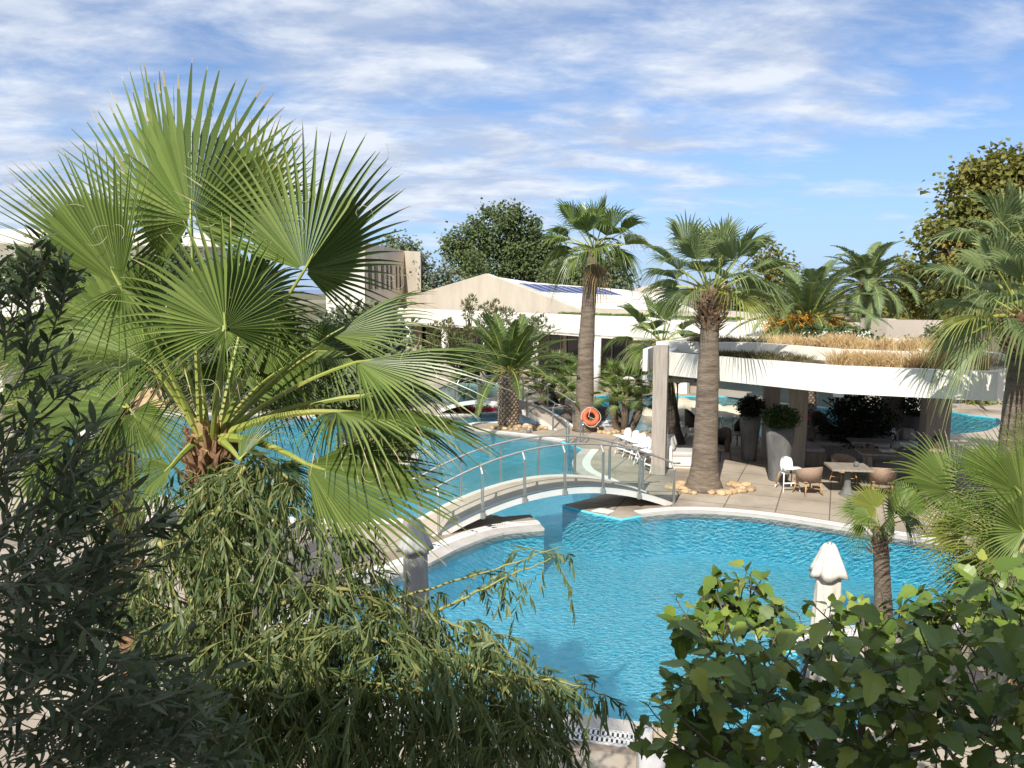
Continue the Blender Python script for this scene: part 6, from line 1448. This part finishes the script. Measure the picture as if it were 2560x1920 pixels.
# ---- far terrace things
def daybed(u, v, rz, w, label, grp='wicker daybeds on the far terrace'):
    g = G(u, v); t = thing('daybed', label, 'daybed', (g.x, g.y, 0), 0, grp)
    mb = MB(); mb.box((g.x, g.y, .26), (w, 1.3, .52), rz, taper=1.04); mb.build('woven_base', M['wicker_tan'], t)
    mb = MB(); mb.rbox((g.x, g.y, .585), (w * .97, 1.24, .14), rz, .05); mb.build('pad', M['cushion_white'], t, True)
daybed(1802, 975, R(-30), 1.7, 'long tan wicker daybed on the far terrace between trunk and planter')
daybed(1683, 975, R(-30), 1.0, 'short tan wicker daybed seen past the corner post')
daybed(1575, 968, R(-30), 1.1, 'tan wicker daybed half hidden behind the palm clump')
def tub_chair(u, v, label):
    g = G(u, v); t = thing('tub_chair', label, 'chair', (g.x, g.y, 0), 0, 'round wicker tub chairs by the far building')
    mb = MB(); mb.lathe([(.42, 0), (.5, .35), (.56, .68), (.52, .68), (.46, .42), (.01, .40)], g, 18); mb.build('woven_tub', M['wicker_tan'], t, True)
    mb = MB(); mb.lathe([(.43, .40), (.45, .50), (.40, .54), (.01, .55)], g, 18, 0, False); mb.build('pad', M['cushion_white'], t, True)
for u, v, lb_ in ((1146, 945, 'leftmost round wicker tub chair near the far building'), (1188, 944, 'second round wicker tub chair from the left near the far building'), (1246, 934, 'round wicker tub chair directly behind the date palm crown'), (1312, 948, 'round wicker tub chair right of the date palm trunk')): tub_chair(u, v, lb_)
def flower_pot(u, v, label, r=.45):
    g = G(u, v); t = thing('flower_pot', label, 'flower pot', (g.x, g.y, 0), 0, 'white flowers in pots'); mb = MB(); mb.lathe([(r * .7, 0), (r, .45), (r * .9, .45), (.01, .4)], g, 14); mb.build('pot', M['wicker_tan'], t, True)
    mb = MB(); crown_leaves(mb, [(g + ZUP * .6, (r * 1.1, r * 1.1, .28))], 500, .11, .5, .6, 0); mb.build('leaves', M['box_leaf'], t)
    mb = MB(); crown_leaves(mb, [(g + ZUP * .68, (r * 1.15, r * 1.15, .3))], 420, .085, .5, .9, 0); setp(mb.build('flowers', M['petal_white'], t), kind='stuff')
flower_pot(1232, 955, 'pot of white flowers just left of the date palm trunk'); flower_pot(1732, 978, 'pot of white flowers between white pillars behind the palm trunk', .5); flower_pot(1888, 976, 'pot of white flowers left of the rear column', .5)
for u, v, lb_ in ((1706, 983, 'white pillar on the far terrace left of the flower pot'), (1864, 980, 'white pillar on the far terrace beside the rear planter')):
    g = G(u, v); mb = MB(); mb.rbox((g.x, g.y, .45), (.62, .5, .9), R(-30), .04); single(mb, 'white_pillar', M['plaster'], lb_, 'pillar', g)
mb = MB(); g = G(1208, 992); mb.tube([g, g + V((.03, 0, .8)), g + V((-.02, 0, 1.5)), g + V((0, 0, 2.3))], [.19, .17, .165, .17], 9); single(mb, 'timber_post', M['wood_grey'], 'weathered grey timber post by the shallow pool left of the date palm', 'post', g)
rnd.seed(531); g = G(1160, 1000); ag = thing('agave', 'spiky agave on the strip beside the shallow pool', 'plant', g)
for k in range(16):
    a = 2.4 * k; d = V((math.cos(a) * .6, math.sin(a) * .6, U(.4, 1.1))).normalized(); mb = MB(); lance_leaf(mb, g, d, ZUP, U(.8, 1.2), .04, 0, .2); mb.build('leaf', M['shrub_grey'], ag)
for (bl_, u, v, ru, rv_, dd, lb_, mt) in (('b', 1990, 1045, 55, 14, 30.5, 'low bush of red flowers across the rear pool between columns', 'petal_red'), ('b', 1195, 1028, 40, 8, 34, 'low red flowering strip at the foot of the small bridge', 'petal_red')):
    bush('flower_bush', lb_, G(u, v + rv_), pxblobs([(u, v, ru, rv_), (u + ru * .7, v + 4, ru * .6, rv_ * .8)], dd, .6), 1100, .09, 'tree_deep', 532)
    rnd.seed(533); mb = MB(); o = C.objects[-1] if False else [x for x in C.objects if x.get('label') == lb_][0]
    for k in range(260):
        p = W(u + rnd.gauss(0, .55) * ru, v - rv_ * U(-.3, 1), dd - .3 + U(-.4, .3)); leaf_quad(mb, p, rv(1).normalized(), V((0, -1, .5)), .10, .05)
    setp(mb.build('flowers', M[mt], o), kind='stuff')
bush('border_shrub', 'yellow green border shrubs beyond the rear pool at the right', G(2470, 1028), pxblobs([(2450, 1022, 40, 12), (2490, 1026, 30, 12), (2440, 1000, 30, 18)], 36, .7), 1300, .14, 'hedge_yellow', 534)
bush('border_shrub', 'green shrubs filling the bank beyond the rear pool behind the pavilion', G(2200, 985), pxblobs([(2150, 960, 60, 26), (2260, 965, 60, 24), (2330, 975, 50, 22), (2440, 970, 60, 30), (2520, 975, 50, 34)], 40, .7), 3200, .2, 'tree_green', 535)
# ---- near deck: sun lounger
g = G(1640, 1925); sl_ = thing('sun_lounger', 'grey padded sun lounger with a wicker bolster end at the lower edge under the mulberry', 'sun lounger', (g.x, g.y, 0)); rz = R(-8)
q = lambda x, y, z: V((g.x, g.y, 0)) + Matrix.Rotation(rz, 3, 'Z') @ V((x, y, 0)) + ZUP * z
mb = MB(); mb.box(q(.12, -.75, .24), (.68, 1.95, .10), rz)
for sx in (-1, 1):
    for y in (-1.6, .1): mb.box(q(.12 + sx * .3, y, .1), (.06, .06, .2), rz)
mb.build('frame', M['wicker_tan'], sl_)
mb = MB(); mb.rbox(q(.12, -.72, .35), (.66, 1.9, .12), rz, .05); mb.build('pad', M['cushion'], sl_, True)
mb = MB(); pa, pb = q(-.05, -.12, .47), q(.42, -.10, .47); mb.tube([pa, pa.lerp(pb, .02), pa.lerp(pb, .98), pb], [.05, .095, .095, .05], 14); mb.build('bolster', M['wicker_tan'], sl_, True)
# ---- the guest in the flowered dress, mostly hidden by the fronds
px_, py_ = 10.45, 18.6
per = thing('person', 'woman with dark hair in a pink flowered dress standing behind the right hand fronds', 'person', (px_, py_, 0))
J = [((0, 0, .92), .115), ((0, .01, 1.12), .098), ((0, 0, 1.32), .115), ((0, 0, 1.43), .06), ((0, -.01, 1.50), .048), ((0, -.01, 1.58), .085), ((0, -.01, 1.66), .07),
     ((.16, 0, 1.37), .05), ((.21, -.02, 1.12), .037), ((.20, -.14, .93), .028), ((.19, -.19, .87), .026), ((-.16, 0, 1.37), .05), ((-.22, .0, 1.10), .037), ((-.24, -.06, .88), .028), ((-.24, -.09, .81), .026),
     ((.09, 0, .86), .085), ((.10, -.01, .48), .055), ((.10, .02, .09), .036), ((.11, -.10, .03), .028), ((-.09, 0, .86), .085), ((-.11, .04, .48), .055), ((-.12, .10, .09), .036), ((-.12, -.02, .03), .028),
     ((.175, -.24, .83), .011), ((.195, -.245, .82), .011), ((.21, -.235, .82), .011), ((-.225, -.14, .74), .011), ((-.245, -.14, .735), .011), ((-.26, -.13, .74), .011)]
E = [(0, 1), (1, 2), (2, 3), (3, 4), (4, 5), (5, 6), (2, 7), (7, 8), (8, 9), (9, 10), (2, 11), (11, 12), (12, 13), (13, 14), (0, 15), (15, 16), (16, 17), (17, 18), (0, 19), (19, 20), (20, 21), (21, 22), (10, 23), (10, 24), (10, 25), (14, 26), (14, 27), (14, 28)]
me = bpy.data.meshes.new('body'); me.from_pydata([j[0] for j in J], E, []); bo = bpy.data.objects.new('body', me); C.objects.link(bo); bo.parent = per
md = bo.modifiers.new('skin', 'SKIN'); md.use_smooth_shade = True
for i, sv in enumerate(me.skin_vertices[0].data): sv.radius = (J[i][1], J[i][1]); sv.use_root = (i == 0)
bo.modifiers.new('sub', 'SUBSURF').levels = 2; bo.modifiers['sub'].render_levels = 2; me.materials.append(M['skin'])
pc = V((px_, py_, 0))
def oval(z, rx, ry, dy=0, amp=0): return [pc + V((math.cos(a) * rx * (1 + amp * math.sin(9 * a)), math.sin(a) * ry * (1 + amp * math.sin(9 * a)) + dy, z)) for a in [2 * PI * k / 36 for k in range(36)]]
mb = MB(); mb.loft([oval(.52, .26, .23, 0, .06), oval(.75, .225, .19, 0, .04), oval(.93, .19, .155), oval(1.10, .15, .125, .01), oval(1.28, .168, .14), oval(1.36, .15, .125), oval(1.39, .145, .12)]); mb.build('dress', M['dress'], per, True)
mb = MB(); hc_ = pc + V((0, 0, 1.60)); loops = []
for i in range(1, 9):
    a = PI * .62 * i / 8; loops.append([hc_ + V((math.sin(a) * math.cos(q) * .105, math.sin(a) * math.sin(q) * .118 + .018 + (.02 if i > 5 else 0), math.cos(a) * .135 - (.10 if (i > 6 and math.sin(q) > 0) else 0))) for q in [2 * PI * k / 16 for k in range(16)]])
mb.loft(loops[::-1], 0, False, True); mb.build('hair', M['hair'], per, True)
mb = MB()
for s in (-1, 1): mb.lathe([(.001, -.012), (.010, 0), (.001, .012)], pc + V((s * .03, -.098, 1.605)), 8)
mb.build('eye', M['dark_metal'], per)
mb = MB(); mb.tube([pc + V((0, -.095, 1.60)), pc + V((0, -.118, 1.565)), pc + V((0, -.098, 1.56))], [.008, .014, .008], 6); mb.build('nose', M['skin'], per, True)
